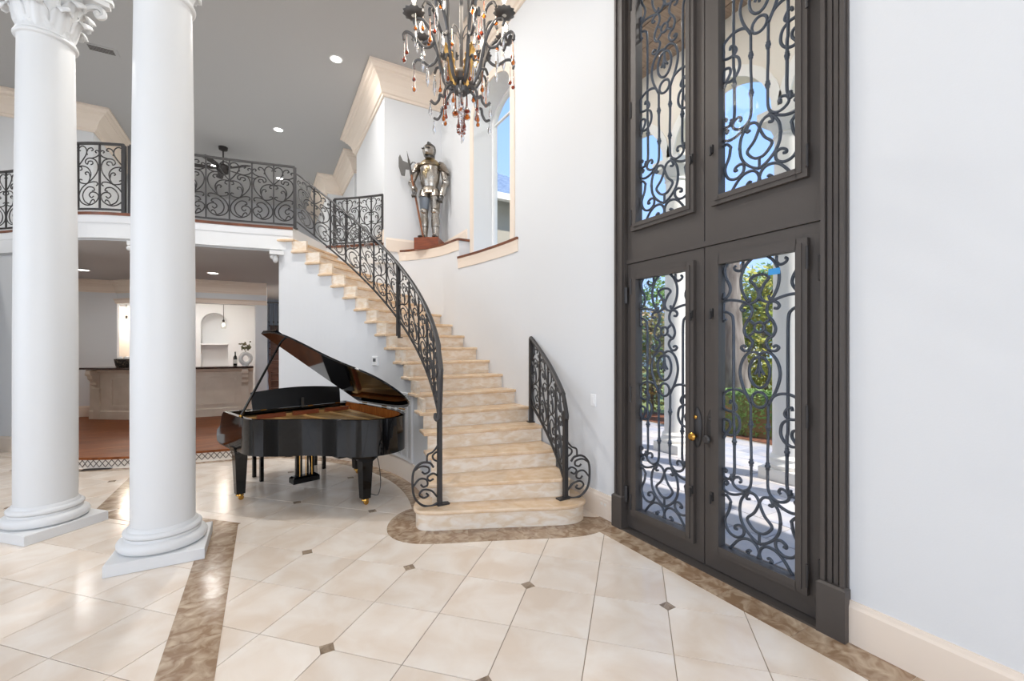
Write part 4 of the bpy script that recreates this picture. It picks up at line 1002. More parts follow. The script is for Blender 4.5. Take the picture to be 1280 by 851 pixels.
base_a = math.radians(22.5) - TH
bob = MB(); nn = 24
prof = []
vs = []; 
for ring, (r, z) in enumerate(((0.012, 0.004), (0.035, 0.0), (0.058, 0.010), (0.066, 0.022))):
    for k in range(nn): a = 2 * PI * k / nn; rr_ = r * (1 + (0.09 * math.cos(a * 12) if ring > 1 else 0)); vs.append((rr_ * math.cos(a), rr_ * math.sin(a), z))
fs = [(r * nn + k, r * nn + (k + 1) % nn, (r + 1) * nn + (k + 1) % nn, (r + 1) * nn + k) for r in range(3) for k in range(nn)] + [tuple(range(nn - 1, -1, -1))]
BOB = bob.add(vs, fs).mesh('bobeche', 'chand_iron', True)
CAN = MB().lathe([(0.013, 0), (0.017, 0.0), (0.017, 0.012), (0.0125, 0.016), (0.0125, 0.085), (0.008, 0.088)], 10).mesh('candle', 'candle_white', True)
BUL = MB().lathe([(0.006, 0.0), (0.012, 0.012), (0.0165, 0.03), (0.013, 0.05), (0.005, 0.072), (0.001, 0.082)], 10).mesh('bulb', 'bulb', True)
for k in range(8):
    a = base_a + k * PI / 4
    arm = cat([rad(0.05, 3.64, a), rad(0.10, 3.63, a), rad(0.15, 3.70, a), rad(0.175, 3.82, a), rad(0.215, 3.95, a), rad(0.275, 4.035, a), rad(0.33, 4.045, a), rad(0.355, 4.02, a), rad(0.345, 3.985, a)], 4)
    MB().tube(arm, [lerp(0.0145, 0.011, i / (len(arm) - 1)) for i in range(len(arm))], 6).build('arm', 'chand_iron', ch, smooth=True)
    up = cat([rad(0.20, 3.91, a), rad(0.235, 3.86, a), rad(0.29, 3.85, a), rad(0.345, 3.90, a), rad(0.40, 3.925, a), rad(0.43, 3.895, a), rad(0.425, 3.86, a)], 4)
    MB().tube(up, 0.0105, 6).build('scroll_arm', 'chand_iron', ch, smooth=True)
    a2 = a + PI / 8
    top_s = cat([rad(0.175, 3.80, a), rad(0.20, 3.93, a), rad(0.19, 4.07, a), rad(0.215, 4.16, a), rad(0.265, 4.18, a), rad(0.29, 4.14, a)], 4)
    MB().tube(top_s, 0.0115, 6).build('scroll_arm', 'chand_iron', ch, smooth=True)
    cpos = rad(0.355, 4.05, a)
    b = bpy.data.objects.new('bobeche', BOB); COL.objects.link(b); b.parent = ch; b.location = cpos; b.scale = (1.15, 1.15, 1.15)
    c_ = bpy.data.objects.new('candle', CAN); COL.objects.link(c_); c_.parent = ch; c_.location = cpos + Vector((0, 0, 0.004))
    u_ = bpy.data.objects.new('bulb', BUL); COL.objects.link(u_); u_.parent = c_; u_.location = (0, 0, 0.088)
    hang(rad(0.425, 3.855, a), 'amber' if k % 2 else 'dark', 0.17 if k % 2 else 0.15); hang(rad(0.41, 3.90, a + 0.06), 'dark', 0.15)
    hang(rad(0.29, 4.14, a), 'amber', 0.13 if k % 2 else 0.17)
    hang(rad(0.345, 3.985, a), 'crystal', 0.16); hang(rad(0.29, 3.845, a + 0.05), 'crystal', 0.16 if k % 2 else 0.11)
    hang(rad(0.36, 4.045, a + 0.17), 'crystal' if k % 2 else 'amber', 0.11 if k % 2 else 0.13)
for k in range(6):
    a = base_a + 0.2 + k * PI / 3
    low = cat([rad(0.045, 3.60, a), rad(0.09, 3.605, a), rad(0.13, 3.56, a), rad(0.145, 3.50, a), rad(0.175, 3.505, a), rad(0.185, 3.46, a), rad(0.215, 3.425, a), rad(0.25, 3.44, a)], 4)
    MB().tube(low, 0.0105, 6).build('lower_scroll', 'chand_iron', ch, smooth=True)
    mid = cat([rad(0.06, 3.62, a + 0.5), rad(0.10, 3.66, a + 0.5), rad(0.13, 3.745, a + 0.5), rad(0.18, 3.76, a + 0.5), rad(0.20, 3.715, a + 0.5)], 4)
    MB().tube(mid, 0.010, 6).build('lower_scroll', 'chand_iron', ch, smooth=True)
    hang(rad(0.25, 3.43, a), 'crystal', 0.11); hang(rad(0.145, 3.495, a), 'amber', 0.17 if k % 2 else 0.13)
    hang(rad(0.20, 3.71, a + 0.5), 'crystal', 0.16); hang(rad(0.135, 3.56, a + 0.06), 'dark', 0.15); hang(rad(0.16, 3.755, a + 0.45), 'amber', 0.17)
    pend = hang(rad(0.05, 3.56, a), ('amber', 'crystal', 'dark')[k % 3], (0.17, 0.16, 0.15)[k % 3]); pend.scale = (1.7, 1.7, 1.0)
for k in range(4):                                       # gilt leaves
    a = base_a + 0.35 + k * PI / 2; m = MB(); vs = []; fs = []
    cl = cat([rad(0.062, 3.60, a), rad(0.085, 3.68, a), rad(0.10, 3.78, a), rad(0.14, 3.86, a), rad(0.175, 3.88, a)], 4)
    t_ = Vector((-math.sin(a), math.cos(a), 0))
    for i, p in enumerate(cl):
        q = i / (len(cl) - 1); wd = 0.036 * math.sin(PI * min(1, 0.12 + q * 0.9)) * (1 + 0.35 * (i % 2)); vs += [p - t_ * wd, p + Vector((math.cos(a), math.sin(a), 0)) * -0.008, p + t_ * wd]
    for i in range(len(cl) - 1): b = i * 3; fs += [(b, b + 1, b + 4, b + 3), (b + 1, b + 2, b + 5, b + 4)]
    o = m.add(vs, fs).build('gilt_leaf', 'gold_leaf', ch); sm = o.modifiers.new('thickness', 'SOLIDIFY'); sm.thickness = 0.004
fin = MB()
for z in (3.53, 3.50, 3.465, 3.43, 3.395, 3.36, 3.335): fin.ball((0, 0, zc(z)), 0.013 if z > 3.40 else 0.018, 8, 6)
fin.lathe([(0.001, zc(3.32)), (0.012, zc(3.30)), (0.018, zc(3.265)), (0.001, zc(3.19))][::-1], 6)
fin.build('finial', 'crystal', ch, smooth=True)
for k in range(4): hang(rad(0.03, 3.45, k * PI / 2 + 0.4), 'dark', 0.15); hang(rad(0.022, 3.36, k * PI / 2), 'dark', 0.15).scale = (0.9, 0.9, 0.6)
for k in range(5):                                       # thin wires with drops round the stem
    a = base_a + k * 2 * PI / 5; p = cat([rad(0.012, 3.98, a), rad(0.04, 4.03, a), rad(0.085, 4.04, a), rad(0.11, 4.0, a)], 4)
    MB().tube(p, 0.004, 5).build('wire', 'chand_iron', ch); hang(rad(0.11, 4.0, a), 'amber', 0.13)
lamp('chandelier_light', 'POINT', (CH.x, CH.y, 4.24), 26, (1, 0.88, 0.72), radius=0.3)

# ================================================================== SUIT OF ARMOUR
AR = thing('suit_of_armour', 'polished steel suit of armour standing on a red-brown wooden block on the ledge', 'armor', (2.535, 7.43, 3.341), math.radians(-36))
S = 1.0
MB().bbox(-0.215, 0.215, -0.225, 0.15, 0, 0.205, 0.01).build('wooden_base', 'wood_red', AR)
B0 = 0.205
def limb(name, p0, p1, prof, mt='steel', n=14, sy=1.0, parent=AR):
    p0, p1 = Vector(p0), Vector(p1); d = p1 - p0; L = d.length; q = Vector((0, 0, 1)).rotation_difference(d.normalized()).to_matrix().to_4x4()
    return MB().lathe([(r, t * L) for t, r in prof], n, Matrix.Translation(p0) @ q, sy=sy).build(name, mt, parent, smooth=True, angle=0.6)
for s_, name_x in ((-1, 0.10), (1, 0.10)):
    x = s_ * name_x
    sb = MB()
    for k in range(5): sb.ball((x + s_ * 0.012 * k * 0.6, -0.02 - 0.042 * k, B0 + 0.045 - 0.006 * k), (0.048 - 0.004 * k, 0.045, 0.045 - 0.006 * k), 10, 6)
    sb.build('sabaton', 'steel_dark', AR, smooth=True)
    limb('greave', (x, 0.01, B0 + 0.06), (x, -0.005, B0 + 0.47), [(0, 0.062), (0.08, 0.054), (0.45, 0.072), (0.62, 0.078), (0.9, 0.066), (1, 0.068)])
    MB().lathe([(0.066, 0), (0.072, 0.004), (0.068, 0.012)], 14, Matrix.Translation((x, 0.0, B0 + 0.22))).build('strap', 'steel_dark', AR)
    MB().ball((x, -0.02, B0 + 0.50), (0.076, 0.08, 0.066), 12, 8).ball((x + s_ * 0.05, 0.0, B0 + 0.50), (0.03, 0.05, 0.045), 10, 6).build('poleyn', 'steel', AR, smooth=True)
    limb('cuisse', (x, -0.005, B0 + 0.53), (x * 0.95, 0.0, B0 + 0.80), [(0, 0.074), (0.1, 0.078), (0.6, 0.09), (1, 0.095)], 'leather_grey' if s_ < 0 else 'steel')
    limb('tasset', (x, -0.02, B0 + 0.74), (x * 0.9, -0.01, B0 + 0.86), [(0, 0.094), (0.05, 0.098), (1, 0.088)], sy=1.0)
MB().lathe([(0.16, 0), (0.175, 0.01), (0.165, 0.05), (0.17, 0.055), (0.155, 0.10), (0.14, 0.13)], 20, Matrix.Translation((0, 0, B0 + 0.80)), sy=0.72).build('fauld', 'steel', AR, smooth=True, angle=0.5)
MB().lathe([(0.138, 0), (0.142, 0.02), (0.165, 0.10), (0.185, 0.22), (0.188, 0.32), (0.165, 0.41), (0.11, 0.46), (0.075, 0.49)], 24, Matrix.Translation((0, -0.01, B0 + 0.92)), sy=0.76).build('breastplate', 'steel', AR, smooth=True, angle=0.6)
em = MB()
for k in range(3): em.ball((-0.06 + 0.04 * k, -0.148 - 0.004 * k, B0 + 1.14 + 0.035 * k), (0.03, 0.012, 0.05), 8, 6)
em.ball((-0.03, -0.15, B0 + 1.10), (0.02, 0.01, 0.06), 8, 6).build('gilt_emblem', 'steel_gold', AR, smooth=True)
MB().lathe([(0.175, 0.0), (0.20, 0.005), (0.185, 0.05), (0.14, 0.10), (0.085, 0.135), (0.075, 0.17)], 24, Matrix.Translation((0, 0, B0 + 1.285)), sy=0.85).build('gorget', 'steel_gold', AR, smooth=True, angle=0.6)
for s_ in (-1, 1):
    pa = MB()
    for k in range(4): pa.lathe([(0.075 + 0.006 * k, 0), (0.086 + 0.006 * k, 0.006), (0.066 + 0.004 * k, 0.055), (0.02, 0.075)], 14, Matrix.Translation((s_ * (0.205 + 0.018 * k), 0, B0 + 1.29 - 0.038 * k)) @ Matrix.Rotation(s_ * 0.45, 4, 'Y'))
    pa.build('pauldron', 'steel_gold' if False else 'steel', AR, smooth=True, angle=0.6)
    sh = Vector((s_ * 0.245, 0.0, B0 + 1.26)); el = Vector((s_ * 0.33, -0.01, B0 + 1.01)) if s_ < 0 else Vector((s_ * 0.285, 0.0, B0 + 1.0))
    ha = Vector((s_ * 0.20, -0.22, B0 + 0.80)) if s_ < 0 else Vector((s_ * 0.23, -0.09, B0 + 0.73))
    limb('rerebrace', sh, el, [(0, 0.06), (0.3, 0.064), (0.9, 0.052), (1, 0.05)])
    MB().ball(el, (0.062, 0.066, 0.062), 12, 8).ball(el + Vector((s_ * 0.03, 0.03, 0)), (0.03, 0.05, 0.05), 8, 6).build('couter', 'steel', AR, smooth=True)
    limb('vambrace', el, ha, [(0, 0.048), (0.25, 0.056), (0.75, 0.044), (0.78, 0.06), (1, 0.048)])
    g = MB(); g.ball(ha + Vector((0, -0.02, -0.04)), (0.04, 0.045, 0.055), 10, 8)
    for k in range(4): q = ha + Vector((-0.03 + 0.02 * k, -0.05, -0.07)); g.tube([q, q + Vector((0, -0.012, -0.03)), q + Vector((0, 0.012, -0.055))], [0.012, 0.011, 0.009], 6)
    q = ha + Vector((-s_ * 0.035, -0.03, -0.03)); g.tube([q, q + Vector((-s_ * 0.012, -0.025, -0.02)), q + Vector((0, -0.035, -0.045))], [0.013, 0.012, 0.009], 6)
    g.build('gauntlet', 'steel_dark', AR, smooth=True)
HM = Matrix.Translation((0, 0, B0 + 1.43)) @ Matrix.Rotation(math.radians(-12), 4, 'Z')
MB().lathe([(0.075, 0), (0.085, 0.02), (0.082, 0.06), (0.098, 0.12), (0.104, 0.17), (0.092, 0.22), (0.055, 0.255), (0.012, 0.27)], 20, HM, sy=1.18).build('helmet', 'steel_dark', AR, smooth=True, angle=0.6)
vz = MB(); vp = [(-0.092, -0.02), (-0.085, -0.085), (-0.04, -0.15), (0, -0.175), (0.04, -0.15), (0.085, -0.085), (0.092, -0.02)]
vs = []; 
for z, k_ in ((0.035, 0.86), (0.09, 0.98), (0.12, 1.03), (0.165, 0.98), (0.19, 0.9)): vs += [(x * k_ * 1.12, y * k_, z) for x, y in vp]
fs = [(r * 7 + i, r * 7 + i + 1, r * 7 + i + 8, r * 7 + i + 7) for r in range(4) for i in range(6)]
o = vz.add(vs, fs, HM).build('visor', 'steel', AR, smooth=True, angle=0.9); sm = o.modifiers.new('thickness', 'SOLIDIFY'); sm.thickness = 0.006
MB().box(-0.075, 0.075, -0.168, -0.10, 0.132, 0.142, HM).build('eye_slit', 'cord_black', AR)
cm = MB(); cm.prismX([(0.10, 0.10), (0.135, 0.18), (0.10, 0.255), (0.02, 0.30), (-0.07, 0.285), (-0.10, 0.24), (0.0, 0.26)], -0.006, 0.006); cm.v = [HM @ p for p in cm.v]; cm.build('crest', 'steel_dark', AR)
# halberd held by the armour
MA = ROOTM[AR.name]
hb0 = MA @ Vector((-0.08, -0.12, B0 + 0.0)); hb1 = MA @ Vector((-0.31, -0.22, B0 + 1.33))
HB = thing('halberd', 'halberd with a crescent axe blade on a wooden pole, held by the suit of armour', 'halberd', hb0)
dh = (hb1 - hb0); Lh = dh.length; qh = Vector((0, 0, 1)).rotation_difference(dh.normalized()).to_matrix().to_4x4() @ Matrix.Rotation(math.radians(-30), 4, 'Z')
MB().lathe([(0.017, 0), (0.017, Lh)], 10, qh).build('pole', 'wood_pole', HB, smooth=True, angle=0.6)
MB().lathe([(0.02, Lh - 0.25), (0.02, Lh), (0.012, Lh + 0.03), (0.002, Lh + 0.16)], 8, qh).build('spike', 'steel_dark', HB, smooth=True)
bl = [(-0.015, 0.0), (-0.07, 0.02), (-0.10, -0.08), (-0.15, -0.06), (-0.165, 0.08), (-0.14, 0.22), (-0.11, 0.26), (-0.085, 0.16), (-0.015, 0.11)]
MB().prismY([(x, z + Lh - 0.16) for x, z in bl], -0.004, 0.004); bm_ = MB().prismY([(x * 1.15, z * 1.1 + Lh - 0.16) for x, z in bl], -0.004, 0.004); bm_.v = [qh @ p for p in bm_.v]; bm_.build('axe_blade', 'steel_dark', HB)
hk = MB().tube([qh @ Vector(p) for p in [(0.015, 0, Lh - 0.08), (0.06, 0, Lh - 0.04), (0.10, 0, Lh - 0.05), (0.125, 0, Lh - 0.10)]], [0.012, 0.01, 0.007, 0.002], 6); hk.build('beak', 'steel_dark', HB)

# ================================================================== WALL FITTINGS
def wall_tan(a): return Matrix.Translation(pol(R_WALL, a)) @ Matrix.Rotation(a + PI, 4, 'Z')      # local +x points into the room
th_ = thing('thermostat', 'small white square thermostat with grey screen on the stair wall', 'thermostat', pol(R_WALL, 0.388, 1.40)); Mt = wall_tan(0.388)
MB().bbox(-0.062, 0.062, -0.062, 0.062, 0, 0.026, 0.006, Mt @ Matrix.Translation((0, 0, 1.46)) @ Matrix.Rotation(PI / 2, 4, 'Y')).build('housing', 'plastic_white', th_, world=True)
MB().box(0.025, 0.028, -0.034, 0.030, 1.452, 1.497, Mt).build('screen', 'plastic_grey', th_, world=True)
gr = thing('return_air_grille', 'large white return-air grille low on the curved stair wall behind the piano', 'vent', pol(R_WALL, 0.16, 0.24))
def gbox(a0_, a1_, r0, r1, z0, z1, m):
    n_ = max(1, int((a1_ - a0_) / 0.03)); aa = [lerp(a0_, a1_, k / n_) for k in range(n_ + 1)]
    m.prism([(pol(r0, a).x, pol(r0, a).y) for a in aa] + [(pol(r1, a).x, pol(r1, a).y) for a in aa[::-1]], z0, z1); return m
g = MB(); ga0, ga1 = 0.055, 0.275
gbox(ga0, ga1, 3.068, 3.09, 0.245, 0.275, g); gbox(ga0, ga1, 3.068, 3.09, 1.05, 1.08, g); gbox(ga0, ga0 + 0.011, 3.068, 3.09, 0.275, 1.05, g); gbox(ga1 - 0.011, ga1, 3.068, 3.09, 0.275, 1.05, g)
for k in range(1, 4): a = lerp(ga0, ga1, k / 4); gbox(a - 0.004, a + 0.004, 3.070, 3.09, 0.275, 1.05, g)
g.build('frame', 'plastic_white', gr, world=True)
g = MB()
for k in range(38): gbox(ga0 + 0.01, ga1 - 0.01, 3.076, 3.088, 0.282 + k * 0.0202, 0.292 + k * 0.0202, g)
o = g.build('louvres', 'plastic_white', gr, world=True); o['kind'] = 'stuff'
gbox(ga0, ga1, 3.0865, 3.0895, 0.25, 1.07, MB()).build('louvre_backing', 'plastic_grey', gr, world=True)  # plain grey sheet that darkens the gaps between the louvres
def plate_(name, y, z, w_, h_, label, cat_):
    t = thing(name, label, cat_, (WX, y, z - h_))
    MB().bbox(-h_, h_, -w_, w_, 0, 0.008, 0.003, Matrix.Translation((WX, y, z)) @ Matrix.Rotation(-PI / 2, 4, 'Y')).build('cover_plate', 'plastic_white', t, world=True); return t
ysw, zsw = pixX(742, 500, WX); t = plate_('light_switch', ysw, zsw, 0.038, 0.06, 'white light switch plate on the wall beside the bronze door', 'switch')
MB().box(WX - 0.013, WX - 0.008, ysw - 0.016, ysw + 0.016, zsw - 0.034, zsw + 0.034).build('rocker', 'trim_white', t, world=True)
yo, zo = 3.22, 0.14; t = thing('wall_outlet', 'cream electrical outlet set in the baseboard beside the door', 'outlet', (WX - 0.022, yo, zo - 0.04))
MB().box(WX - 0.027, WX - 0.022, yo - 0.06, yo + 0.06, zo - 0.036, zo + 0.036).build('cover_plate', 'trim_cream', t, world=True)
for s_ in (-1, 1): MB().box(WX - 0.029, WX - 0.027, yo + s_ * 0.025 - 0.014, yo + s_ * 0.025 + 0.014, zo - 0.012, zo + 0.012).build('socket', 'stone_white', t, world=True)
p = pix(121, 586.5, 0); fv = thing('floor_register', 'dark metal floor register in the tiles before the bar room step', 'vent', (p.x, p.y, 0.001), -0.2)
MB().box(-0.17, 0.17, -0.065, 0.065, 0, 0.004).build('frame', 'vent_dark', fv)
for k in range(12): MB().box(-0.15 + k * 0.0255, -0.138 + k * 0.0255, -0.05, 0.05, 0.004, 0.007).build('slat', 'vent_dark', fv)

# ================================================================== CEILING FITTINGS
def downlight(x, y, z, label, power, lampon=True, r=0.085):
    d = thing('recessed_light', label, 'ceiling light', (x, y, z))
    rg = MB().lathe([(r, -0.004), (r + 0.02, -0.006), (r + 0.022, 0.0), (r, 0.0)], 20, cap=False); rg.build('trim_ring', 'trim_white', d)
    MB().lathe([(0.001, -0.002), (r, -0.002), (r, -0.0005)], 20, cap=False).build('lens', 'downlight', d)
    if power: lamp('recessed_lamp', 'AREA', (x, y, z - 0.02), power, (1.0, 0.975, 0.94), size=0.16, aim=(x, y, 0))
for (x, y, lab) in ((1.03, 7.80, 'recessed ceiling light above the head of the stair'), (0.25, 10.96, 'recessed ceiling light in the hall, halfway to the ceiling fan'), (0.36, 14.1, 'recessed ceiling light at the far end of the upper hall')):
    downlight(x, y, CEIL, lab, 24)
p = pix(104, 337.5, z=BC); downlight(p.x, p.y, BC, 'recessed ceiling light in the bar room ceiling', 10)
for x, y, pw, lab in ((-0.9, 10.4, 11, 'added recessed fill light before the bar, behind the balcony edge'), (0.6, 12.6, 26, 'added recessed fill light over the back passage'), (-1.6, 13.5, 20, 'added recessed fill light over the kitchen behind the bar'), (-2.6, 13.7, 20, 'added recessed fill light over the kitchen cabinet')): downlight(x, y, BC, lab, pw)  # unseen lamps added as fill for bar room, kitchen and passage
for x, y, pw, lab in ((1.2, 0.8, 24, 'added recessed fill light in the foyer over the entrance door'), (1.1, 5.0, 52, 'added recessed fill light over the stair foot'), (-0.2, 6.3, 110, 'added recessed fill light over the piano'), (-3.0, 3.2, 10, 'added recessed great-room fill light beside the column header'), (-5.0, 3.2, 10, 'added recessed great-room fill light by the added windows'), (-4.3, 7.8, 70, 'added recessed great-room fill light before the bent balcony end'), (-1.4, 10.4, 24, 'added recessed fill light over the straight balcony'), (-1.2, 14.0, 24, 'added recessed fill light beyond the ceiling fan')):  # lamps added as fill to brighten foyer, great room and upper hall
    downlight(x, y, CEIL, lab, pw)
p = pix(447, 182, z=CEIL); tag(MB().lathe([(0.05, -0.035), (0.065, -0.03), (0.07, 0.0)], 20, Matrix.Translation((p.x, p.y, CEIL))).build('smoke_detector', 'plastic_white', smooth=True), 'round white smoke detector on the grey hall ceiling', 'smoke detector')
p = pix(127, 62, z=CEIL); av = thing('ceiling_vent', 'grey ceiling air vent with a dark slot beside the leafy column capital', 'vent', (p.x, p.y, CEIL))
MB().box(-0.21, 0.21, -0.11, 0.11, -0.008, 0).build('frame', 'ceiling_grey', av)
for k in range(5): MB().box(-0.16, 0.16, -0.07 + k * 0.03, -0.055 + k * 0.03, -0.011, -0.008).build('slat', 'vent_dark', av)
p = pix(279, 184, z=CEIL); fan = thing('ceiling_fan', 'dark ceiling fan with five blades hanging in the upper hall', 'ceiling fan', (p.x, p.y, CEIL))
MB().lathe([(0.02, -0.10), (0.09, -0.07), (0.10, 0)], 16).build('canopy', 'fan_dark', fan, smooth=True)
MB().lathe([(0.016, -0.42), (0.016, -0.08)], 10).build('rod', 'fan_dark', fan)
MB().lathe([(0.03, -0.66), (0.10, -0.63), (0.14, -0.56), (0.15, -0.48), (0.10, -0.43), (0.03, -0.40)], 20).build('motor', 'fan_dark', fan, smooth=True)
for k in range(5):
    a = 0.5 + k * 2 * PI / 5; M = Matrix.Rotation(a, 4, 'Z') @ Matrix.Translation((0, 0, -0.52)) @ Matrix.Rotation(0.2, 4, 'X')
    MB().prism([(0.12, -0.02), (0.24, -0.06), (0.70, -0.075), (0.76, -0.05), (0.76, 0.05), (0.70, 0.075), (0.24, 0.06), (0.12, 0.02)], -0.006, 0.006, M).build('blade', 'fan_dark', fan)

# ================================================================== BAR ROOM
barp = cat([(-3.20, 12.30), (-2.35, 11.74), (-1.3, 11.47), (-0.24, 11.50)], 6)       # front face, left to right
bar = thing('bar_counter', 'cream panelled bar with carved corbels and a dark stone top', 'bar', (-1.6, 11.7, TS))
BT = 1.19
bar_n = [Vector((p.x, p.y, 0)) for p in barp]
# path runs +x so left normal points away from the camera
MB().sweep(bar_n, [(0, TS), (0, BT), (0.10, BT), (0.10, TS)]).build('front', 'bar_paint', bar, world=True)
MB().sweep(bar_n, [(-0.02, TS), (-0.02, TS + 0.16), (0, TS + 0.18), (0, TS)]).build('base_moulding', 'bar_paint', bar, world=True)
MB().sweep(bar_n, [(-0.20, BT), (-0.215, BT + 0.012), (-0.20, BT + 0.04), (0.36, BT + 0.04), (0.36, BT)]).build('stone_top', 'granite', bar, world=True)
MB().sweep(bar_n, [(-0.06, BT - 0.06), (-0.09, BT), (0, BT), (0, BT - 0.08)]).build('top_moulding', 'bar_paint', bar, world=True)
bR = resample(bar_n, 0.02); nb = len(bR)
def bar_seg(f0, f1): return bR[int(f0 * (nb - 1)):int(f1 * (nb - 1)) + 1]
for f0, f1 in ((0.16, 0.49), (0.53, 0.90)):
    sg = bar_seg(f0, f1)
    for z0, z1 in ((TS + 0.25, TS + 0.29), (BT - 0.21, BT - 0.17)): MB().sweep(sg, [(-0.018, z0), (-0.018, z1), (0, z1), (0, z0)]).build('panel_moulding', 'bar_paint', bar, world=True)
    for s2 in (sg[:3], sg[-3:]): MB().sweep(s2, [(-0.018, TS + 0.29), (-0.018, BT - 0.21), (0, BT - 0.21), (0, TS + 0.29)]).build('panel_moulding', 'bar_paint', bar, world=True)
for f in (0.06, 0.955):
    i = int(f * (nb - 1)); p = bR[i]; d = (bR[min(nb - 1, i + 3)] - bR[max(0, i - 3)]); M = Matrix.Translation(p) @ Matrix.Rotation(math.atan2(d.y, d.x), 4, 'Z')
    cb = MB(); cb.prismX([(0, BT - 0.02), (-0.19, BT - 0.02), (-0.20, BT - 0.08), (-0.16, BT - 0.13), (-0.15, BT - 0.20), (-0.10, BT - 0.25), (-0.07, BT - 0.33), (-0.02, BT - 0.36), (0, BT - 0.40)], -0.055, 0.055)
    cb.lathe([(0.05, -0.066), (0.05, 0.066)], 14, Matrix.Translation((0, -0.145, BT - 0.09)) @ Matrix.Rotation(PI / 2, 4, 'Y')).lathe([(0.04, -0.062), (0.04, 0.062)], 14, Matrix.Translation((0, -0.05, BT - 0.30)) @ Matrix.Rotation(PI / 2, 4, 'Y'))
    cb.v = [M @ v_ for v_ in cb.v]; cb.build('corbel', 'bar_paint', bar, world=True)
    pl_ = MB().box(-0.075, 0.075, -0.025, 0.0, TS, BT - 0.42, M).box(-0.09, 0.09, -0.04, 0.0, BT - 0.44, BT - 0.40, M); pl_.build('pilaster', 'bar_paint', bar, world=True)
TOPZ = BT + 0.041
bo = thing('wine_bottle', 'dark wine bottle with a white label on the bar beside the vase', 'bottle', (*pix(294, 457, D=9.95).xy, TOPZ))
MB().lathe([(0.036, 0), (0.038, 0.004), (0.038, 0.19), (0.03, 0.215), (0.015, 0.24), (0.0135, 0.30), (0.015, 0.302), (0.015, 0.318)], 16).build('glass_body', 'bottle', bo, smooth=True, angle=0.6)
MB().lathe([(0.0386, 0.05), (0.0386, 0.14)], 16, cap=False).build('paper_label', 'paper', bo, smooth=True)
vp_ = pix(307, 457, D=9.98)
va = thing('flower_vase', 'round white open-ring vase holding dry sprigs, on the bar', 'vase', (vp_.x, vp_.y, TOPZ), 0.4)
MB().tube([(0.105 * math.cos(2 * PI * k / 24), 0, 0.16 + 0.115 * math.sin(2 * PI * k / 24)) for k in range(24)], 0.042, 10, closed=True).lathe([(0.06, 0.0), (0.055, 0.03)], 14).lathe([(0.03, 0.26), (0.04, 0.30)], 14).build('ring_body', 'ceramic', va, smooth=True)
for k in range(7):
    a = random.uniform(0, 6.28); e_ = Vector((0.10 * math.cos(a), 0.06 * math.sin(a), 0.44 + random.uniform(0, 0.12))); m = MB().tube(cat([(0, 0, 0.28), (e_.x * 0.3, e_.y * 0.3, 0.38), e_], 3), 0.003, 4)
    for q in range(9):
        t = random.uniform(0.4, 1); c_ = Vector((0, 0, 0.28)).lerp(e_, t); m.ball(c_ + Vector((random.uniform(-.03, .03), random.uniform(-.03, .03), random.uniform(-.02, .03))), (0.02, 0.012, 0.016), 6, 4)
    m.build('sprig', 'leaf_grey', va)
bp = pix(150, 459, D=9.25)
bk_ = thing('wire_basket', 'dark woven basket on the bar top next to the wall end', 'basket', (bp.x + 0.05, bp.y + 0.12, TOPZ))
MB().lathe([(0.13, 0), (0.15, 0.02), (0.17, 0.13), (0.175, 0.17), (0.16, 0.17), (0.14, 0.03), (0.02, 0.02)], 20).build('body', 'basket', bk_, smooth=True)
for k in range(5): MB().ball((0.09 * math.cos(k * 1.3), 0.09 * math.sin(k * 1.3), 0.18), 0.045, 10, 6).build('ball', 'ceramic', bk_, smooth=True)
def pendant(px_, D, label, ztop, z0):
    q = pix(px_, 400, D=D); t = thing('pendant_light', label, 'pendant light', (q.x, q.y, z0))
    MB().lathe([(0.006, 0.22), (0.006, ztop - z0 - 0.02)], 8).build('rod', 'fan_dark', t)
    MB().lathe([(0.06, ztop - z0 - 0.02), (0.06, ztop - z0)], 16).build('canopy', 'fan_dark', t)
    MB().lathe([(0.025, 0.17), (0.028, 0.23), (0.01, 0.24)], 12).build('socket', 'fan_dark', t)
    MB().lathe([(0.055, 0.0), (0.068, 0.06), (0.06, 0.15), (0.03, 0.19)], 20, cap=False).build('glass_shade', 'pendant_glass', t, smooth=True)
    MB().ball((0, 0, 0.11), (0.026, 0.026, 0.04), 10, 8).build('bulb', 'bulb', t, smooth=True)
    lamp('pendant_lamp', 'POINT', (q.x, q.y, z0 + 0.11), 40, (1, 0.92, 0.8), radius=0.05)
pendant(279.5, 11.2, 'clear glass pendant light on a dark rod before the arched niche', BC, pix(279, 411, D=11.2).z)
pendant(158, 10.5, 'clear glass pendant light beside the white column edge, over the bar', BC, pix(158, 407, D=10.5).z)
kc = thing('kitchen_cabinet', 'tall cream panelled kitchen cabinet seen past the bar wall end', 'cabinet', (-2.88, 14.35, TS))
MB().box(-0.8, 0.5, -0.3, 0.3, 0, 2.35).box(-0.84, 0.54, -0.34, 0.3, 2.35, 2.5).build('body', 'bar_paint', kc)
for x0 in (-0.76, -0.34, 0.08):
    d_ = MB().box(x0, x0 + 0.39, -0.325, -0.30, 1.15, 2.28).build('door', 'bar_paint', kc); MB().box(x0 + 0.06, x0 + 0.33, -0.333, -0.325, 1.23, 2.20).build('panel', 'trim_cream', kc)
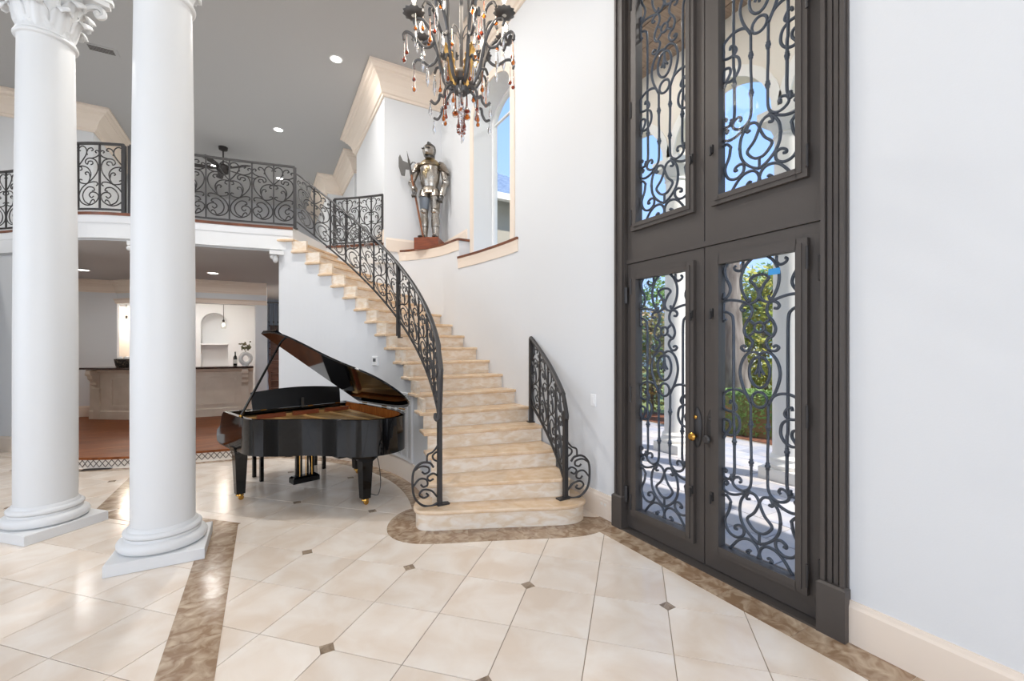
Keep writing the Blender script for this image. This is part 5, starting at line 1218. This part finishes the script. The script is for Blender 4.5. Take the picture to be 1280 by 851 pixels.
# wooden back stair with iron balusters in the passage
bs = thing('back_stair', 'brown wooden back stair seen through the passage behind the piano lid', 'staircase', (0.55, 13.6, TS))
for k in range(12):
    MB().box(-0.42, 0.42, 0.24 * k, 0.24 * k + 0.03, 0.185 * k, 0.185 * (k + 1) - 0.03).build('riser', 'wood_dark', bs)
    MB().box(-0.44, 0.44, 0.24 * k - 0.03, 0.24 * (k + 1) + 0.03, 0.185 * (k + 1) - 0.03, 0.185 * (k + 1)).build('tread', 'wood_dark', bs)
MB().prismX([(0, 0), (0, 0.2), (2.9, 2.4), (2.9, 2.2), (0.3, 0)], -0.46, -0.44).build('stringer', 'wood_dark', bs)
nw = thing('newel_post', 'turned brown newel post at the foot of the back stair', 'post', (0.10, 13.4, TS))
MB().box(-0.05, 0.05, -0.05, 0.05, 0, 0.3).box(-0.05, 0.05, -0.05, 0.05, 0.85, 1.05).build('block', 'wood_dark', nw); MB().lathe([(0.04, 0.3), (0.025, 0.4), (0.04, 0.6), (0.028, 0.75), (0.04, 0.85)], 14).build('turning', 'wood_dark', nw, smooth=True)
ub = thing('upper_stair_rail', 'three thin dark iron balusters above the back stair', 'railing', (0.2, 13.8, 1.95))
for k in range(3): MB().box(-0.12 + k * 0.11, -0.105 + k * 0.11, -0.008, 0.008, 0.0, 0.95).ball((-0.1125 + k * 0.11, 0, 0.4), (0.02, 0.02, 0.03), 8, 6).build('baluster', 'fan_dark', ub)
MB().box(-0.16, 0.4, -0.02, 0.02, 0.92, 0.96).box(-0.16, 0.4, -0.02, 0.02, 0.0, 0.03).build('rail', 'fan_dark', ub)

# ================================================================== OUTSIDE
PX = 5.7
gd = struct(MB().box(3.28, 70, -60, 90, -0.35, -0.06), 'ground', 'lawn')
pf = struct(MB().box(3.26, 7.6, -6, 14, -0.2, -0.02), 'floor_porch', 'grout')
pvm = MB().bbox(-0.295, 0.295, -0.195, 0.195, -0.03, 0.004, 0.004).mesh('paver', 'paver')
for i in range(11):
    for j in range(24):
        x, y = 3.56 + i * 0.4, -2.0 + j * 0.6 + (0.3 if i % 2 else 0)
        if x > 7.4: continue
        o = bpy.data.objects.new('paver', pvm); COL.objects.link(o); o.parent = pf; o.location = Vector((x, y, 0)) - pf.location; o.rotation_euler = (0, 0, PI / 2)
yc_ = [3.05 + 1.72 * (k - 3) for k in range(6)]
pw = MB(); PZ0, PR_ = 4.52, 0.775; PTOP = 6.2
for a, b in zip(yc_, yc_[1:]):
    c = (a + b) / 2; arcp = [(c + PR_ * math.cos(PI * k / 16), PZ0 + 0.08 + PR_ * math.sin(PI * k / 16)) for k in range(17)]
    pw.prismX([(b, PZ0 + 0.08)] + arcp + [(a, PZ0 + 0.08), (a, PTOP), (b, PTOP)], PX - 0.16, PX + 0.16)
struct(pw, 'wall_porch', 'stucco')
ptr = MB()
for a, b in zip(yc_, yc_[1:]):
    c = (a + b) / 2; n_ = 16
    for k in range(n_):
        t0, t1 = PI * k / n_, PI * (k + 1) / n_; r0, r1 = PR_ - 0.015, PR_ + 0.12
        ptr.prismX([(c + r0 * math.cos(t0), PZ0 + .08 + r0 * math.sin(t0)), (c + r1 * math.cos(t0), PZ0 + .08 + r1 * math.sin(t0)), (c + r1 * math.cos(t1), PZ0 + .08 + r1 * math.sin(t1)), (c + r0 * math.cos(t1), PZ0 + .08 + r0 * math.sin(t1))], PX - 0.18, PX - 0.155)
struct(ptr, 'trim_14', 'stone_white')
cl = struct(MB().box(3.28, PX + 0.5, -6, 6.6, PTOP, PTOP + 0.2), 'ceiling_porch', 'soffit_wood')
for k in range(8): MB().box(3.30 + k * 0.34, 3.62 + k * 0.34, -3, 6.6, PTOP - 0.02, PTOP).build('soffit_board', 'soffit_wood', cl, world=True)
for k, y in enumerate(yc_):
    if not (0.8 < y < 7): continue
    c_ = thing('porch_column', 'cream stone porch column outside the glazed door', 'column', (PX, y, 0.004), 0, 'porch columns outside')
    MB().box(-0.24, 0.24, -0.24, 0.24, 0, 0.14).build('plinth', 'stone_white', c_)
    MB().lathe([(0.22, 0.14), (0.235, 0.19), (0.20, 0.24), (0.21, 0.27), (0.175, 0.31)], 24).build('base', 'stone_white', c_, smooth=True, angle=0.6)
    MB().lathe([(0.172, 0.31), (0.172, 1.5), (0.15, 4.27)], 28).build('shaft', 'stone_white', c_, smooth=True, angle=0.6)
    MB().lathe([(0.15, 4.27), (0.17, 4.29), (0.155, 4.32), (0.19, 4.41), (0.24, 4.47)], 24).box(-0.25, 0.25, -0.25, 0.25, 4.47, 4.60).build('capital', 'stone_white', c_, smooth=True, angle=0.6)
for y_, lab in ((2.2, 'added recessed fill light in the porch ceiling outside the right door leaf'), (4.6, 'added recessed fill light in the porch ceiling outside the left door leaf')): downlight(4.5, y_, PTOP - 0.02, lab, 32)  # lamps added out of view to lift the dim porch interior
def foliage(n, rx, ry, rz, cz, size, seed, hollow=0.45):
    rnd = random.Random(seed); m = MB()
    for _ in range(n):
        while True:
            d = Vector((rnd.gauss(0, 1), rnd.gauss(0, 1), rnd.gauss(0, 1)))
            if d.length > 0.1: break
        d.normalize(); r = lerp(hollow, 1, rnd.random() ** 0.5) * (1 + 0.18 * math.sin(d.x * 5 + seed) * math.cos(d.y * 6 + d.z * 4))
        p = Vector((d.x * rx * r, d.y * ry * r, cz + d.z * rz * r)); s_ = size * rnd.uniform(0.6, 1.3)
        u = Vector((rnd.gauss(0, 1), rnd.gauss(0, 1), rnd.gauss(0, 1))).normalized(); v_ = u.orthogonal().normalized() * s_ * 0.5
        m.add([p - u * s_, p - v_, p + u * s_, p + v_], [(0, 1, 2, 3)])
    return m
def tree(name, label, x, y, h, r, lm, seed, trunk=0.12, crown_lo=0.35, n=2600, size=0.09):
    t = thing(name, label, 'tree' if name != 'hedge' else 'hedge', (x, y, -0.06))
    cz = h * (crown_lo + 1) / 2
    tk = cat([(0, 0, 0), (0.05 * r, 0.03 * r, h * 0.3), (-0.04 * r, 0.05 * r, h * 0.6), (0.0, 0, h * 0.9)], 4)
    MB().tube(tk, [lerp(trunk, trunk * 0.35, i / (len(tk) - 1)) for i in range(len(tk))], 9).build('trunk', 'bark', t, smooth=True)
    for k in range(5):
        a = k * 1.9 + seed; z0 = h * (0.35 + 0.1 * k); MB().tube([(0, 0, z0), (0.4 * r * math.cos(a), 0.4 * r * math.sin(a), z0 + 0.12 * h), (0.75 * r * math.cos(a), 0.75 * r * math.sin(a), z0 + 0.2 * h)], [trunk * 0.4, trunk * 0.28, 0.012], 6).build('branch', 'bark', t)
    o = foliage(n, r, r, h * (1 - crown_lo) / 2, cz, size, seed).build('foliage', lm, t); o['kind'] = 'stuff'
    return t
def outp(px_, X):       # ground position outside seen at photo column px_, at distance X from the entrance wall line
    u = (px_ - 640) / FPX; D = X / (math.sin(TH) + u * math.cos(TH)); return X, D * (math.cos(TH) - u * math.sin(TH))
x, y = outp(957, 10.0); tree('yellow_tree', 'leafy yellow-green shrub tree growing behind the hedge outside the right door leaf', x, y, 3.6, 0.85, 'leaf_yellow', 3, 0.06, 0.12, 3800, 0.075)
x, y = outp(915, 8.6); 
bt = thing('old_tree', 'thick pale bare tree trunk outside the right door leaf', 'tree', (x, y, -0.06))
tk = cat([(0, 0, 0), (0.02, -0.02, 1.0), (-0.04, 0.05, 2.0), (0.0, 0.1, 3.2), (0.06, 0.1, 4.2)], 4); MB().tube(tk, [lerp(0.36, 0.2, i / (len(tk) - 1)) for i in range(len(tk))], 14).build('trunk', 'bark', bt, smooth=True)
for k in range(3): a = k * 2.1; MB().tube([(0, 0.05, 2.9 + 0.3 * k), (0.4 * math.cos(a), 0.4 * math.sin(a), 3.5 + 0.2 * k), (0.8 * math.cos(a), 0.8 * math.sin(a), 4.0 + 0.1 * k)], [0.10, 0.06, 0.02], 8).build('branch', 'bark', bt)
x, y = outp(815, 8.4); tree('red_shrub', 'tall mixed green and russet shrub outside the left door leaf', x, y, 2.75, 0.75, 'leaf_red', 8, 0.05, 0.08, 3000, 0.06)
x, y = outp(822, 10.5); tree('garden_tree', 'slim young green tree standing farther off outside the left door leaf', x, y, 4.0, 0.9, 'leaf_green', 5, 0.07, 0.3, 2200, 0.08)
x, y = outp(1000, 14.0); tree('garden_tree', 'broad green tree far beyond the hedge outside', x, y, 4.6, 2.0, 'leaf_green', 12, 0.14, 0.25, 3000, 0.13)
x, y = outp(890, 22.0); tree('garden_tree', 'distant rounded green tree across the lawn outside', x, y, 3.6, 2.2, 'leaf_green', 15, 0.18, 0.25, 2800, 0.16)
x, y = outp(940, 8.1); hd_ = thing('hedge', 'low clipped green hedge at the edge of the porch paving', 'hedge', (x, y, -0.06), 0.35)
m = MB(); rnd = random.Random(4)
for _ in range(5200):
    f_ = rnd.choice((0, 1, 2)); p = Vector((rnd.uniform(-0.3, 0.3), rnd.uniform(-1.1, 1.1), rnd.uniform(0.05, 0.85)))
    if f_ == 0: p.z = 0.85 + rnd.uniform(-.05, .04)
    elif f_ == 1: p.x = rnd.choice((-0.3, 0.3)) + rnd.uniform(-.04, .04)
    else: p.y = rnd.choice((-1.1, 1.1)) + rnd.uniform(-.05, .05)
    u = Vector((rnd.gauss(0, 1), rnd.gauss(0, 1), rnd.gauss(0, 1))).normalized(); v_ = u.orthogonal().normalized() * 0.02; u = u * 0.042
    m.add([p - u, p - v_, p + u, p + v_], [(0, 1, 2, 3)])
o = m.build('leaves', 'leaf_green', hd_); o['kind'] = 'stuff'
MB().box(-0.24, 0.24, -1.0, 1.0, 0, 0.78).build('inner_growth', 'leaf_red', hd_)
struct(MB().box(7.55, 8.7, 0.5, 8, -0.06, -0.01), 'planting_bed', 'mulch')
# neighbouring wing of the house seen through the arched stair window
hw = thing('house_wing', 'beige house wing with a blue-grey shingled roof outside the arched window', 'building', (8.2, 12.2, -0.06))
MB().box(-4.0, 0.6, -2.3, 4, 0, 5.55).build('wall', 'siding', hw)
MB().add([(-4.4, -2.7, 5.5), (1.0, -2.7, 5.5), (1.0, 4.4, 5.5), (-4.4, 4.4, 5.5), (-1.9, 0.9, 7.6), (-1.5, 0.9, 7.6)], [(0, 1, 5, 4), (1, 2, 5), (2, 3, 4, 5), (3, 0, 4), (3, 2, 1, 0)]).build('roof', 'roof', hw)
sh_ = MB()
for k in range(26):
    t = k / 26; z = lerp(5.5, 7.6, t); y_ = lerp(-2.7, 0.9, t); sh_.box(lerp(-4.4, -1.9, t), lerp(1.0, -1.5, t), y_ - 0.02, y_ + 0.12, z + 0.0, z + 0.03)
o = sh_.build('shingle_courses', 'roof', hw); o['kind'] = 'stuff'
MB().box(-4.45, 1.05, -2.75, -2.6, 5.36, 5.52).build('gutter', 'stone_white', hw)
# white house far across the lawn
fh = thing('neighbour_house', 'white neighbouring house with a shingled roof far across the lawn', 'building', (*outp(845, 34.0), -0.06), 0.1)
MB().box(-4, 4, -6, 6, 0, 3.2).build('wall', 'stone_white', fh)
MB().prismY([(-4.4, 3.2), (4.4, 3.2), (0, 5.4)], -6.3, 6.3).build('roof', 'roof', fh)
for k in range(4): w_ = MB().box(-4.06, -3.98, -4.6 + k * 2.6, -3.4 + k * 2.6, 0.9, 2.3).build('window', 'plastic_grey', fh)
